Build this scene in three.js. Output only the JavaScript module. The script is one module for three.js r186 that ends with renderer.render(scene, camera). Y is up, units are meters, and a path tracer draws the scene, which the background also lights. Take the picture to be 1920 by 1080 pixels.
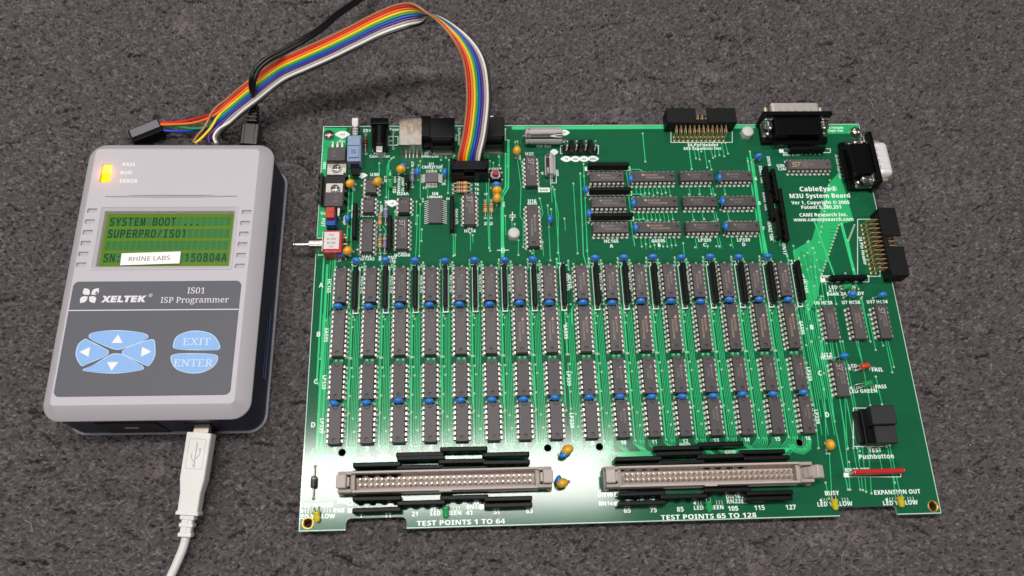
import * as THREE from 'three';
import { mergeGeometries, toCreasedNormals } from 'three/addons/utils/BufferGeometryUtils.js';
import { RoundedBoxGeometry } from 'three/addons/geometries/RoundedBoxGeometry.js';
import { TextGeometry } from 'three/addons/geometries/TextGeometry.js';
import { FontLoader } from 'three/addons/loaders/FontLoader.js';
import { createNoise2D } from 'simplex-noise';
import { RectAreaLightUniformsLib } from 'three/addons/lights/RectAreaLightUniformsLib.js';

// ---------------------------------------------------------------- camera, lamps, exposure
// Board coordinates in millimetres: X to the right, Y towards the viewer, h up. The board's top left corner is X = Y = 0.
const BW = 304.8, BH = 217, TOP = 5.8, CX = 152.4, CY = 108.5;      // TOP: board surface above the mat
const FOCAL = 1530, POSE = [-0.3665407569, -0.0453068215, -0.0228013278, -105.0897347, -90.1468368, 453.6258576];
const ROT = (() => {
  const th = Math.hypot(...POSE.slice(0, 3)), [a, b, c] = POSE.slice(0, 3).map((x) => x / th), s = Math.sin(th), k = 1 - Math.cos(th);
  return [[1 - k * (b * b + c * c), k * a * b - s * c, k * a * c + s * b], [k * a * b + s * c, 1 - k * (a * a + c * c), k * b * c - s * a], [k * a * c - s * b, k * b * c + s * a, 1 - k * (a * a + b * b)]];
})();
const EYE = [0, 1, 2].map((j) => -(ROT[0][j] * POSE[3] + ROT[1][j] * POSE[4] + ROT[2][j] * POSE[5]));   // X, Y, -height above the board
const scene = new THREE.Scene();
scene.background = new THREE.Color(0x000000);
const camera = new THREE.PerspectiveCamera(2 * Math.atan(540 / FOCAL) * 180 / Math.PI, 16 / 9, 0.02, 12);
camera.matrixAutoUpdate = true;
{
  const v = (r) => new THREE.Vector3(r[0], -r[2], r[1]);
  const m = new THREE.Matrix4().makeBasis(v(ROT[0]), v(ROT[1]).negate(), v(ROT[2]).negate());
  camera.quaternion.setFromRotationMatrix(m);
  camera.position.set((EYE[0] - CX) / 1000, (-EYE[2] + TOP) / 1000, (EYE[1] - CY) / 1000);
}
const renderer = new THREE.WebGLRenderer({ antialias: true });
renderer.setSize(1024, 576);
renderer.toneMapping = THREE.LinearToneMapping;
renderer.toneMappingExposure = 1.06;
renderer.shadowMap.enabled = true;
RectAreaLightUniformsLib.init();
// ceiling lamp over the bench, then four unseen lamps added as fill: X, Y, height (mm), width, depth (m), strength
const LAMPS = [
  [-110, -50, 1700, 1.1, 0.15, 37],
  [-40, -1500, 1700, 1.2, 0.24, 16],
  [-40, 1350, 1700, 1.2, 0.24, 16],
  [2500, -80, 1700, 1.2, 0.24, 23],
  [-2300, -80, 1700, 1.2, 0.24, 23],
];

// ---------------------------------------------------------------- helpers
const mmv = (X, Y, h) => new THREE.Vector3((X - CX) / 1000, h / 1000, (Y - CY) / 1000);             // h above the mat
const bv = (X, Y, h = 0) => mmv(X, Y, h + TOP);                                                      // h above the board
function unpx(u, v, h = 0) {                                                                         // pixel of the 1920 x 1080 photograph -> X, Y at h above the board
  const d = [0, 1, 2].map((j) => ROT[0][j] * (u - 960) / FOCAL + ROT[1][j] * (v - 540) / FOCAL + ROT[2][j]);
  const t = (-h - EYE[2]) / d[2];
  return [EYE[0] + t * d[0], EYE[1] + t * d[1]];
}
const px = (u, v, h = 0) => { const [X, Y] = unpx(u, v, h - TOP); return mmv(X, Y, h); };           // h above the mat
let seed = 20231;
const rnd = () => { seed = (seed + 0x6d2b79f5) | 0; let t = Math.imul(seed ^ (seed >>> 15), 1 | seed); t = (t + Math.imul(t ^ (t >>> 7), 61 | t)) ^ t; return ((t ^ (t >>> 14)) >>> 0) / 4294967296; };
const rr = (a, b) => a + (b - a) * rnd();
const std = (color, roughness = 0.6, more = {}) => new THREE.MeshStandardMaterial({ color, roughness, ...more });
const phys = (color, roughness, more = {}) => new THREE.MeshPhysicalMaterial({ color, roughness, ...more });
// geometries below are in millimetres with y up; mesh() turns them into metres
const tr = (g, x = 0, y = 0, z = 0) => g.translate(x, y, z);
const box = (w, h, d, x = 0, y = 0, z = 0) => tr(new THREE.BoxGeometry(w, h, d), x, y, z);           // x, y, z: centre
const rbox = (w, h, d, x = 0, y = 0, z = 0, r = 0.3, s = 2) => tr(new RoundedBoxGeometry(w, h, d, s, Math.min(r, w / 2.01, h / 2.01, d / 2.01)), x, y, z);
const cyl = (r0, r1, h, x = 0, y = 0, z = 0, seg = 16) => tr(new THREE.CylinderGeometry(r1, r0, h, seg), x, y, z);   // r0: lower
const tube = (pts, r, seg = 24, rad = 8) => new THREE.TubeGeometry(new THREE.CatmullRomCurve3(pts.map((p) => (p.isVector3 ? p : new THREE.Vector3(...p)))), seg, r, rad, false);
const lathe = (pts, seg = 24) => new THREE.LatheGeometry(pts.map(([x, y]) => new THREE.Vector2(x, y)), seg);
const flat = (g) => { const n = g.index ? g.toNonIndexed() : g; for (const k of Object.keys(n.attributes)) if (!['position', 'normal', 'uv'].includes(k)) n.deleteAttribute(k); n.groups.length = 0; return n; };
const join = (list) => (list.length === 1 ? flat(list[0]) : mergeGeometries(list.map(flat)));
const metres = (g) => { g.scale(0.001, 0.001, 0.001); return g; };
function mesh(name, geos, mat, parent = scene, pos) {
  const m = new THREE.Mesh(metres(join([].concat(geos))), mat);
  m.name = name; m.castShadow = m.receiveShadow = true;
  if (pos) m.position.copy(pos);
  parent.add(m);
  return m;
}
const group = (name, parent, pos, turn = 0) => { const g = new THREE.Group(); g.name = name; if (pos) g.position.copy(pos); g.rotation.y = turn; parent?.add(g); return g; };
const tag = (o, label, category) => { o.userData.label = label; o.userData.category = category; return o; };
const stuff = (o) => { o.userData.kind = 'stuff'; return o; };
function copy(proto, parent, pos, turn = 0) { const c = proto.clone(); if (pos) c.position.copy(pos); c.rotation.y = turn; parent.add(c); return c; }
function canvas(w, h, draw, srgb = true) {
  const c = document.createElement('canvas'); c.width = w; c.height = h;
  const g = c.getContext('2d'); draw(g, w, h);
  const t = new THREE.CanvasTexture(c);
  if (srgb) t.colorSpace = THREE.SRGBColorSpace;
  t.magFilter = THREE.LinearFilter; t.needsUpdate = true;
  return t;
}
function planarUV(g, w, d) {                                                                         // uv across a top seen from above, in millimetres
  const p = g.attributes.position, uv = new Float32Array(p.count * 2);
  for (let i = 0; i < p.count; i++) { uv[2 * i] = p.getX(i) / w + 0.5; uv[2 * i + 1] = 0.5 - p.getZ(i) / d; }
  g.setAttribute('uv', new THREE.BufferAttribute(uv, 2));
  return g;
}
function slab(shape, h0, h1, holes = [], bevel = 0) {                                                // shape in X, -Z; extruded from h0 up to h1
  shape.holes.push(...holes);
  const g = new THREE.ExtrudeGeometry(shape, { depth: h1 - h0 - bevel, bevelEnabled: bevel > 0, bevelThickness: bevel, bevelSize: bevel, bevelOffset: -bevel, bevelSegments: 2, curveSegments: 10 });
  g.rotateX(-Math.PI / 2); return tr(g, 0, h0, 0);
}
function roundRect(x0, y0, x1, y1, r) {
  const s = new THREE.Shape();
  s.moveTo(x0 + r, y0); s.lineTo(x1 - r, y0); s.absarc(x1 - r, y0 + r, r, -Math.PI / 2, 0); s.lineTo(x1, y1 - r); s.absarc(x1 - r, y1 - r, r, 0, Math.PI / 2);
  s.lineTo(x0 + r, y1); s.absarc(x0 + r, y1 - r, r, Math.PI / 2, Math.PI); s.lineTo(x0, y0 + r); s.absarc(x0 + r, y0 + r, r, Math.PI, 1.5 * Math.PI);
  return s;
}
const circle = (x, y, r) => { const p = new THREE.Path(); p.absarc(x, y, r, 0, Math.PI * 2, true); return p; };
// stacked rounded rectangles, each [half width, half depth, corner radius, height], joined by walls and closed with caps
function loft(rings, cap = [true, true], q = 6) {
  const pos = [], pts = rings.map(([a, b, r, y]) => {
    const o = [];
    for (const [sx, sz, t0] of [[1, 1, 0], [-1, 1, 1], [-1, -1, 2], [1, -1, 3]]) for (let i = 0; i <= q; i++) { const t = (t0 + i / q) * Math.PI / 2; o.push([sx * (a - r) + r * Math.cos(t), y, sz * (b - r) + r * Math.sin(t)]); }
    return o;
  });
  const n = pts[0].length;
  for (let k = 0; k + 1 < pts.length; k++) for (let i = 0; i < n; i++) { const j = (i + 1) % n, A = pts[k][i], B = pts[k][j], C = pts[k + 1][j], D = pts[k + 1][i]; pos.push(...A, ...C, ...B, ...A, ...D, ...C); }
  const fan = (o, up) => { for (let i = 1; i + 1 < n; i++) pos.push(...o[0], ...(up ? o[i + 1] : o[i]), ...(up ? o[i] : o[i + 1])); };
  if (cap[0]) fan(pts[0], false);
  if (cap[1]) fan(pts[pts.length - 1], true);
  const g = new THREE.BufferGeometry();
  g.setAttribute('position', new THREE.Float32BufferAttribute(pos, 3));
  g.setAttribute('uv', new THREE.Float32BufferAttribute(new Float32Array(pos.length / 3 * 2), 2));
  g.computeVertexNormals();
  return toCreasedNormals(g, 0.5);
}
const font = await new FontLoader().loadAsync('fonts/droid/droid_sans_bold.typeface.json');
const serif = await new FontLoader().loadAsync('fonts/droid/droid_serif_regular.typeface.json');
function letters(text, size, depth, f = font, width = 0) {                                           // lying flat, centred, read from the viewer's side
  const g = new TextGeometry(text, { font: f, size, depth, curveSegments: 4, bevelEnabled: false });
  g.computeBoundingBox(); const b = g.boundingBox;
  tr(g, -(b.min.x + b.max.x) / 2, -(b.min.y + b.max.y) / 2, 0);
  if (width) g.scale(width / (b.max.x - b.min.x), 1, 1);
  return g.rotateX(-Math.PI / 2);
}

// ---------------------------------------------------------------- lamp over the bench, and the added fill lamps
LAMPS.forEach(([X, Y, h, w, d, power], i) => {
  const g = group(i ? 'added_fill_lamp_' + String(i).padStart(3, '0') : 'ceiling_lamp', scene, mmv(X, Y, h));
  const where = ['above the circuit board', 'added as fill light beyond the far edge of the mat', 'added as fill light behind the viewer of the bench', 'added as fill light past the serial port end of the board', 'added as fill light past the handheld programmer'][i];
  tag(g, 'white ceiling lamp with glowing diffuser ' + where, 'lamp');
  mesh('housing', [box(w * 1000 + 40, 50, 20, 0, 35, d * 500 + 10), box(w * 1000 + 40, 50, 20, 0, 35, -d * 500 - 10), box(20, 50, d * 1000, w * 500 + 10, 35, 0), box(20, 50, d * 1000, -w * 500 - 10, 35, 0), box(w * 1000, 10, d * 1000, 0, 55, 0)], std(0xdddddd, 0.5), g);
  mesh('diffuser', box(w * 1000 - 4, 4, d * 1000 - 4, 0, 20, 0), std(0xffffff, 0.9, { emissive: new THREE.Color(1, 0.98, 0.95), emissiveIntensity: 0.02 }), g);
  const l = new THREE.RectAreaLight(new THREE.Color(1, 0.975, 0.945), power, w, d);
  l.position.set(0, 0.012, 0); l.rotation.x = -Math.PI / 2; l.castShadow = true; g.add(l);
});

// ---------------------------------------------------------------- the mat on the bench
{
  const S = 2048, MM = 640;                                                                          // one tile covers 640 mm
  const strokes = [];
  for (let i = 0; i < 280000; i++) strokes.push([rnd() * S, rnd() * S, rr(-0.9, 0.9) + (rnd() < 0.25 ? 1.4 : 0), rr(1.6, 6), rr(0.9, 2.2), rnd(), rr(-1.4, 1.4), rnd()]);
  for (let i = 0; i < 650; i++) {                                                                     // darker streaks of fibre, with the shade of pits painted in
    const x = rnd() * S, y = rnd() * S, a = rr(-0.7, 0.7), n = 4 + rnd() * 16 | 0;
    for (let j = 0; j < n; j++) { const t = rr(-1, 1) * n * 0.9, q = rr(-2.5, 2.5); strokes.push([x + Math.cos(a) * t - Math.sin(a) * q, y + Math.sin(a) * t + Math.cos(a) * q, a + rr(-0.6, 0.6), rr(2, 6), rr(1.2, 2.6), 0.1, rr(-1, 1), rr(0.5, 1)]); }
  }
  const paint = (g, look) => {
    g.lineCap = 'round';
    for (const s of strokes) {
      const [x, y, a, l, w, v, bend, hue] = s, dx = Math.cos(a) * l / 2, dy = Math.sin(a) * l / 2;
      g.strokeStyle = look(v, hue); g.lineWidth = w;
      g.beginPath(); g.moveTo(x - dx, y - dy); g.quadraticCurveTo(x + bend * dy * 0.5, y - bend * dx * 0.5, x + dx, y + dy); g.stroke();
    }
  };
  const colour = canvas(S, S, (g) => {
    g.fillStyle = '#524b4b'; g.fillRect(0, 0, S, S);
    for (let i = 0; i < 120; i++) {                                                                  // blotches of lighter and darker fibre mixed into the felt
      const x = rnd() * S, y = rnd() * S, k = rnd();
      for (let j = 0; j < 60; j++) { g.fillStyle = k < 0.5 ? 'rgba(70,63,62,0.16)' : 'rgba(128,118,115,0.14)'; g.beginPath(); g.arc(x + rr(-60, 60) * rnd(), y + rr(-60, 60) * rnd(), rr(2, 9), 0, 7); g.fill(); }
    }
    paint(g, (v, hue) => {
      if (v < 0.26) return `rgba(27,25,25,${0.42 + 0.48 * hue})`;  // near-black strokes: dark fibre plus crevice shade put into the colour
      if (v < 0.90) { const k = 64 + 66 * (v - 0.26) / 0.64; return `rgba(${k + 4 * hue | 0},${k - 3 | 0},${k - 2 + 7 * (1 - hue) | 0},0.8)`; }
      const k = 118 + 44 * hue; return `rgba(${k | 0},${k - 9 | 0},${k - 11 | 0},0.5)`;
    });
  });
  const height = canvas(S, S, (g) => {
    g.fillStyle = '#555'; g.fillRect(0, 0, S, S);
    paint(g, (v) => { const k = v < 0.30 ? 8 : 70 + 185 * (v - 0.30) / 0.70 | 0; return `rgba(${k},${k},${k},0.7)`; });
  }, false);
  for (const t of [colour, height]) { t.wrapS = t.wrapT = THREE.MirroredRepeatWrapping; }
  const noise = createNoise2D(rnd), far = createNoise2D(rnd);
  const X0 = -232, Y0 = -126, STEP = 0.62, NX = 1140, NY = 664;                                       // the crumbly surface itself, wherever it can be seen
  const pos = new Float32Array((NX + 1) * (NY + 1) * 3), uv = new Float32Array((NX + 1) * (NY + 1) * 2), idx = [];
  for (let j = 0, o = 0; j <= NY; j++) for (let i = 0; i <= NX; i++, o++) {
    const X = X0 + i * STEP, Y = Y0 + j * STEP, wx = X + 0.9 * far(X / 5, Y / 5), wy = Y + 0.7 * far(X / 5 + 40, Y / 5);
    const edge = i === 0 || j === 0 || i === NX || j === NY, a = Math.abs(noise(wx / 4.4, wy / 2.8)), b = Math.abs(noise(wx / 2.0 + 90, wy / 1.4)), c = noise(wx / 9 + 30, wy / 9), d = rnd();
    const h = edge ? -1.3 : Math.min(0.2, -4.0 + 2.1 * Math.pow(a, 0.5) + 1.9 * Math.pow(b, 0.6) + 0.2 * c + 1.6 * d - (far(wx / 7 + 15, wy / 4.5) > 0.66 ? 1.2 : 0));
    pos.set([(X - CX) / 1000, h / 1000, (Y - CY) / 1000], o * 3); uv.set([(X + 232) / MM * 0.88, 1 - (Y + 126) / MM], o * 2);
  }
  const under = (X, Y) => (X > 16 && X < 290 && Y > 12 && Y < 200) || (X > -107 && X < -25 && Y > 32 && Y < 163);   // hidden below the board and the programmer
  for (let j = 0; j < NY; j++) for (let i = 0; i < NX; i++) { if (under(X0 + (i + 0.5) * STEP, Y0 + (j + 0.5) * STEP)) continue; const a = j * (NX + 1) + i, b = a + 1, c = a + NX + 1, d = c + 1; idx.push(a, c, b, b, c, d); }
  const g = new THREE.BufferGeometry();
  g.setAttribute('position', new THREE.BufferAttribute(pos, 3)); g.setAttribute('uv', new THREE.BufferAttribute(uv, 2)); g.setIndex(idx); g.computeVertexNormals();
  const felt = std(0xffffff, 0.95, { map: colour, bumpMap: height, bumpScale: 0.0004 });
  const mat = new THREE.Mesh(g, felt); mat.name = 'mat'; mat.castShadow = mat.receiveShadow = true; mat.userData.kind = 'structure'; scene.add(mat);
  // the mat goes on around it, and has a base under its crumb
  const X1 = X0 + NX * STEP, Y1 = Y0 + NY * STEP, plate = (x0, x1, y0, y1, h) => {
    const q = new THREE.PlaneGeometry(x1 - x0, y1 - y0).rotateX(-Math.PI / 2).translate((x0 + x1) / 2 - CX, h, (y0 + y1) / 2 - CY), ru = q.attributes.uv, rp = q.attributes.position;
    for (let i = 0; i < rp.count; i++) ru.setXY(i, (rp.getX(i) + CX + 232) / MM * 0.88, 1 - (rp.getZ(i) + CY + 126) / MM);
    return q;
  };
  mesh('backing', [plate(-650, X0, -600, 800, -1.3), plate(X1, 950, -600, 800, -1.3), plate(X0, X1, -600, Y0, -1.3), plate(X0, X1, Y1, 800, -1.3), plate(-650, 950, -600, 800, -5)], felt, mat);
}

// ---------------------------------------------------------------- the circuit board
const board = tag(group('circuit_board', scene, new THREE.Vector3(0, 0, 0)), 'green circuit board packed with rows of black chips and blue capacitors', 'circuit board');
const COLX = (k) => (k < 8 ? 14.6 + 15.24 * k : 138.5 + 15.24 * (k - 8));
const ROWY = [96.6, 122.2, 147.0, 168.4], HOLES = [[18.4, 181], [117, 181.2], [142.2, 181.2], [241.2, 181.4]], PLATED = [[4.1, 213.2], [301.2, 213.4]];
// silk screen: [text, u, v (pixels), letter height mm, turned clockwise?, light weight?]
const SILK = [
  ['Vin', 641, 265, 1.7], ['ZD1', 688, 245, 1.9], ['Fuse', 739, 243, 1.8], ['Power', 712, 287.5, 1.7], ['Connector', 712, 293.5, 1.7], ['USB-B Port', 772, 287, 1.7], ['miniDIN4', 833, 276, 1.9], ['miniDIN8', 917, 276, 1.9],
  ['Calibration', 861, 256, 1.6, 1], ['Port', 855, 258, 1.6, 1], ['Remote', 947, 252, 1.6, 1], ['Control Bus', 941, 258, 1.6, 1], ['U3', 806, 278, 1.9], ['SN65220', 806, 293, 1.8], ['U1', 809, 308, 1.9], ['C8051F320', 810, 313.5, 1.7],
  ['1', 825.5, 320, 1.6], ['25', 832, 345, 1.6], ['17', 796, 352.5, 1.6], ['U4', 816, 363, 2.1], ['LVX4245', 815, 369.5, 1.6], ['1', 793, 373, 1.4], ['24', 840, 372, 1.4], ['U30', 702, 327.5, 2], ['LED', 739, 337, 1.7, 1], ['LED', 739, 356, 1.7, 1],
  ['JUMP TO', 755, 346, 1.6, 1], ['PROGRAM', 748, 346, 1.6, 1], ['47k', 773, 308, 1.6, 1], ['U24A', 755, 363.5, 2], ['7805', 608, 310, 1.6, 1], ['Vin', 607, 400.5, 1.7], ['POT', 605.5, 417, 2, 1], ['100pF', 646, 413, 1.5, 1], ['RN1 10k', 661, 396, 1.5, 1],
  ['TLC272', 688, 404, 1.7], ['U31', 688, 368, 1.5], ['U23', 687, 479, 2.1], ['AD7243', 687, 485.5, 1.8], ['U25', 754, 472, 1.9], ['HC4066', 754, 478.5, 1.8], ['RN3', 735, 483, 1.8], ['47k', 735.5, 490, 1.7], ['100k', 715, 391, 1.5, 1], ['360', 723.5, 380, 1.5, 1],
  ['10k', 713, 484, 1.4, 1], ['2.2F', 722.5, 336, 1.6, 1], ['2.2F', 663, 352, 1.6, 1], ['+', 678, 348, 2], ['+', 670, 468, 2], ['.1F', 636, 488, 1.5], ['RESET', 928, 318, 2], ['1k', 894, 346, 1.7], ['1k', 894, 354.5, 1.7], ['1k', 894, 363, 1.7],
  ['RN44 47k', 856, 406, 1.6, 1], ['U2', 881, 427, 1.8], ['HC14', 881, 433, 1.9], ['1k', 910, 419, 1.5, 1], ['1k', 921, 419, 1.5, 1], ['10F', 944, 383, 1.6, 1], ['1F', 911, 364.5, 1.5], ['10F', 974, 295, 1.5, 1], ['U22', 992.5, 288.5, 2], ['U16', 997.5, 377, 2],
  ['6A595', 998, 381.5, 1.4], ['10V Ref', 1019, 274.5, 1.8], ['5F', 1017, 325, 1.4, 1], ['100F', 1045, 324, 1.4, 1], ['all', 1055, 265, 1.6], ['24 Pin Header', 1318, 272, 2], ['AEX Expansion Out', 1317, 278.5, 1.8],
  ['RN44 47K', 1120.5, 310, 1.9], ['RN45 47K', 1124, 356, 1.9], ['RN46 47K', 1127.5, 403.5, 1.9], ['HC165', 1146, 452.5, 2], ['A', 1146.5, 461.5, 2.1], ['6A595', 1234.5, 452, 2], ['B', 1236, 460, 2.1], ['LP339', 1321, 450.5, 2], ['C', 1321, 459.5, 2.1],
  ['LP339', 1394, 450, 2], ['D', 1394.5, 458.5, 2.1], ['6', 1417, 335, 2.2], ['8', 1424, 381, 2.2], ['7', 1431.5, 428.5, 2.2], ['DN18', 1441.5, 302, 1.8, 1], ['RN41 10k', 1427.5, 327, 1.9, 1], ['RN43 10K', 1435, 377.5, 1.9, 1], ['RN42 10K', 1444.5, 433.5, 1.9, 1],
  ['DN17', 1470.5, 467, 2, 1], ['26 Female', 1566, 239.5, 1.5], ['Expn Out', 1567, 245, 1.5], ['RN2 2.5R', 1484, 290, 1.8], ['U90', 1463.5, 311, 1.9], ['C240', 1467, 317, 1.7], ['CableEye®', 1534, 354, 3.1], ['M3U System Board', 1537, 367, 2.9],
  ['Ver 1, Copyright © 2005', 1538.5, 380, 2.2], ['Patent 5,280,251', 1540, 388.5, 2.2], ['CAMI Research Inc.', 1544, 402.5, 2.2], ['www.camiresearch.com', 1544.5, 411.5, 2.2], ['24 Pin Header', 1617.5, 470, 1.9, 1], ['26 Male Expn Out', 1572, 312, 1.4, 1],
  ['A', 602, 535, 2.6], ['HC165', 616.5, 536, 2, 1], ['B', 597, 627, 2.6], ['6A595', 611, 628, 2, 1], ['C', 592, 716, 2.6], ['LP339', 607.5, 716.5, 2, 1], ['D', 587, 797, 2.6], ['LP339', 602.5, 798, 2, 1], ['HC165', 1068, 528, 2, 1], ['6A595', 1060.5, 622, 2.1, 1],
  ['LP339', 1066, 709.5, 2.1, 1], ['LP339', 1071.5, 788, 2.1, 1], ['A', 1505, 517, 2.5], ['HC165', 1509.5, 536, 2, 1], ['6A595', 1503, 614.5, 2, 1], ['B', 1522, 613.5, 2.6], ['LP339', 1517, 701, 2, 1], ['C', 1537.5, 700, 2.6], ['LP339', 1531, 781, 2, 1], ['D', 1551, 778, 2.6],
  ['10k Precision', 666, 863, 2.1], ['RN10', 719, 856, 1.9], ['ZD2', 608.5, 903, 1.9], ['+5V POWER', 594.5, 948, 2.1], ['LED YELLOW', 593, 968.5, 2.2], ['DN2', 643, 940, 2.1], ['DN4', 728, 946, 2], ['RN8', 635, 957.5, 2.1], ['DN8', 888, 942, 2.1], ['RN14', 888, 951, 2.1],
  ['1', 677, 966.5, 2.3], ['11', 727.5, 965.5, 2.3], ['21', 778.5, 963.5, 2.3], ['41', 880.5, 961, 2.3], ['51', 931.5, 959.5, 2.3], ['63', 992.5, 958, 2.3], ['65', 1176, 957, 2.4], ['75', 1225, 956, 2.4], ['85', 1275.5, 955, 2.4], ['105', 1374.5, 953, 2.4], ['115', 1424, 952, 2.4], ['127', 1482.5, 951, 2.4],
  ['TEST POINTS 1 TO 64', 864.5, 979, 2.5], ['TEST POINTS 65 TO 128', 1329, 967.5, 2.5], ['LED GREEN', 836, 962, 2.1], ['LED GREEN', 1329, 952, 2.1], ['DN10', 1134.5, 927.5, 2.1], ['DN12', 1214, 934, 2.1], ['DN16', 1374.5, 931, 2.1], ['RN16', 1136, 944.5, 2.1], ['RN22', 1375.5, 940, 2.1],
  ['DN19', 1284, 834, 1.6], ['RN19', 1369, 848, 1.6], ['BUSY', 1559.5, 924.5, 2.2], ['LED YELLOW', 1565, 945, 2.2], ['EXPANSION OUT', 1682, 922.5, 2.2], ['LED YELLOW', 1688, 943, 2.2], ['RN23 270', 1607, 881, 2.1], ['TEST', 1640.5, 844, 2.3], ['Pushbutton', 1643, 855.5, 2.4],
  ['FAIL', 1645, 693, 2.2], ['LED RED', 1609, 686.5, 2], ['PASS', 1651.5, 725.5, 2], ['LED GREEN', 1618.5, 733.5, 2.1], ['U12', 1550, 665, 2.3], ['HC00', 1549.5, 671, 1.9], ['U6 HC58', 1543.5, 568, 1.9], ['U7 HC58', 1595.5, 567, 1.9], ['U17 HC14', 1644.5, 566, 1.9],
  ['LED GREEN', 1579, 538.5, 2.1], ['Bank 2A READY', 1585, 551, 2.1], ['DN20', 1552, 519, 1.5],
];
for (let k = 0; k < 16; k++) SILK.push([`RN${24 + k} 47k`, null, [COLX(k) + (k === 15 ? 9.6 : 10.3), 95.2], 1.65, 1], [String(k + 1), null, [COLX(k) + 0.3, 179.6], 2]);
// tracks in pixels: [width mm, points...]; a dot (via) is drawn at both ends
const RUNS = [
  [0.5, 952, 263, 952, 312], [0.9, 954, 263, 953, 352, 943, 368, 944, 490], [0.9, 948, 288, 948, 350, 940, 366, 941, 490], [0.4, 966, 266, 977, 350, 975, 405, 981, 414, 981, 463], [0.3, 970, 265, 984, 345], [0.5, 1205, 250, 1210, 303], [0.3, 1075, 344, 1083, 475], [0.3, 1095, 330, 1101, 470], [0.3, 1040, 355, 1050, 510],
  [0.3, 1012, 372, 1018, 400, 1012, 412], [0.3, 1027, 385, 1032, 488], [0.3, 1036, 350, 1047, 400, 1046, 474], [0.6, 1088, 325, 1094, 478, 1100, 500], [0.4, 1094, 307, 1103, 500], [0.3, 1281, 456, 1284, 490], [0.9, 1406, 284, 1422, 400, 1438, 500], [0.7, 1412, 300, 1428, 420, 1444, 500], [0.5, 1402, 302, 1409, 330],
  [0.6, 1291, 270, 1297, 317], [0.3, 1300, 275, 1305, 297], [0.3, 1308, 275, 1312, 299], [0.3, 1320, 275, 1326, 314], [0.3, 1330, 270, 1337, 296], [0.3, 1338, 266, 1341, 293], [0.3, 1345, 270, 1349, 291], [0.3, 1353, 268, 1358, 293], [0.3, 1360, 268, 1365, 288], [0.3, 1314, 270, 1315, 284], [0.3, 1330, 302, 1334, 318],
  [0.3, 800, 262, 806, 280], [0.3, 827, 279, 827, 300], [0.3, 836, 280, 836, 296], [0.3, 848, 266, 850, 300], [0.3, 852, 262, 852, 292], [0.3, 842, 300, 840, 362], [0.3, 788, 302, 788, 370, 793, 378], [0.3, 781, 378, 780, 420], [0.3, 788, 383, 786, 480], [0.3, 783, 404, 779, 486], [0.3, 791, 430, 790, 452],
  [0.35, 850, 440, 850, 480], [0.35, 854, 440, 853, 478], [0.3, 909, 280, 917, 465], [0.3, 914, 262, 919, 470], [0.3, 925, 305, 926, 320], [0.3, 938, 260, 936, 310], [0.3, 934, 262, 935, 294], [0.3, 972, 478, 972, 450], [0.3, 994, 470, 998, 475], [0.3, 965, 420, 965, 432], [0.3, 1000, 468, 1003, 485], [0.5, 711, 306, 711, 345], [0.5, 738, 295, 729, 302, 728, 380], [0.4, 734, 297, 726, 310, 724, 370],
  [0.9, 623, 300, 624, 470], [0.7, 655, 330, 650, 470], [0.6, 662, 340, 657, 480], [0.4, 646, 440, 640, 470], [0.5, 656, 395, 648, 405], [0.5, 704, 424, 718, 424, 723, 432, 723, 440],
  [0.35, 1525, 465, 1530, 520], [0.3, 1585, 512, 1597, 580], [0.3, 1596, 517, 1610, 542], [1.6, 1578, 420, 1606, 527], [0.7, 1590, 450, 1600, 505], [0.4, 1520, 500, 1545, 700], [0.4, 1528, 500, 1565, 790], [0.35, 1540, 528, 1556, 640, 1590, 840], [0.35, 1548, 532, 1600, 820], [0.35, 1560, 530, 1568, 570],
  [0.3, 1614, 560, 1632, 640], [0.4, 1616, 557, 1632, 640], [0.3, 1628, 590, 1642, 656], [0.3, 1652, 636, 1656, 648], [0.3, 1660, 636, 1673, 698], [0.3, 1664, 636, 1676, 688], [0.3, 1605, 640, 1620, 690], [0.3, 1609, 640, 1632, 760], [0.4, 1575, 640, 1600, 760, 1612, 846], [0.4, 1580, 640, 1606, 770], [0.4, 1560, 640, 1582, 800, 1594, 918],
  [0.35, 1540, 640, 1562, 780, 1590, 918], [0.35, 1522, 640, 1545, 730], [0.3, 1584, 745, 1589, 842], [0.3, 1642, 706, 1654, 758], [0.3, 1548, 905, 1555, 935], [0.3, 1555, 850, 1560, 935], [0.3, 1592, 866, 1596, 885], [0.3, 1600, 840, 1613, 918], [0.3, 1607, 840, 1618, 919], [0.3, 1617, 838, 1624, 922], [0.3, 1628, 838, 1634, 925], [0.35, 1660, 820, 1678, 905], [0.35, 1668, 835, 1690, 935], [0.35, 1672, 880, 1680, 935],
  [0.3, 1645, 838, 1654, 880], [0.3, 1550, 850, 1545, 730], [0.4, 1535, 840, 1527, 760, 1512, 680],
];
const [PW, PH] = [2048, 1458], K = PW / BW;
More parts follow.
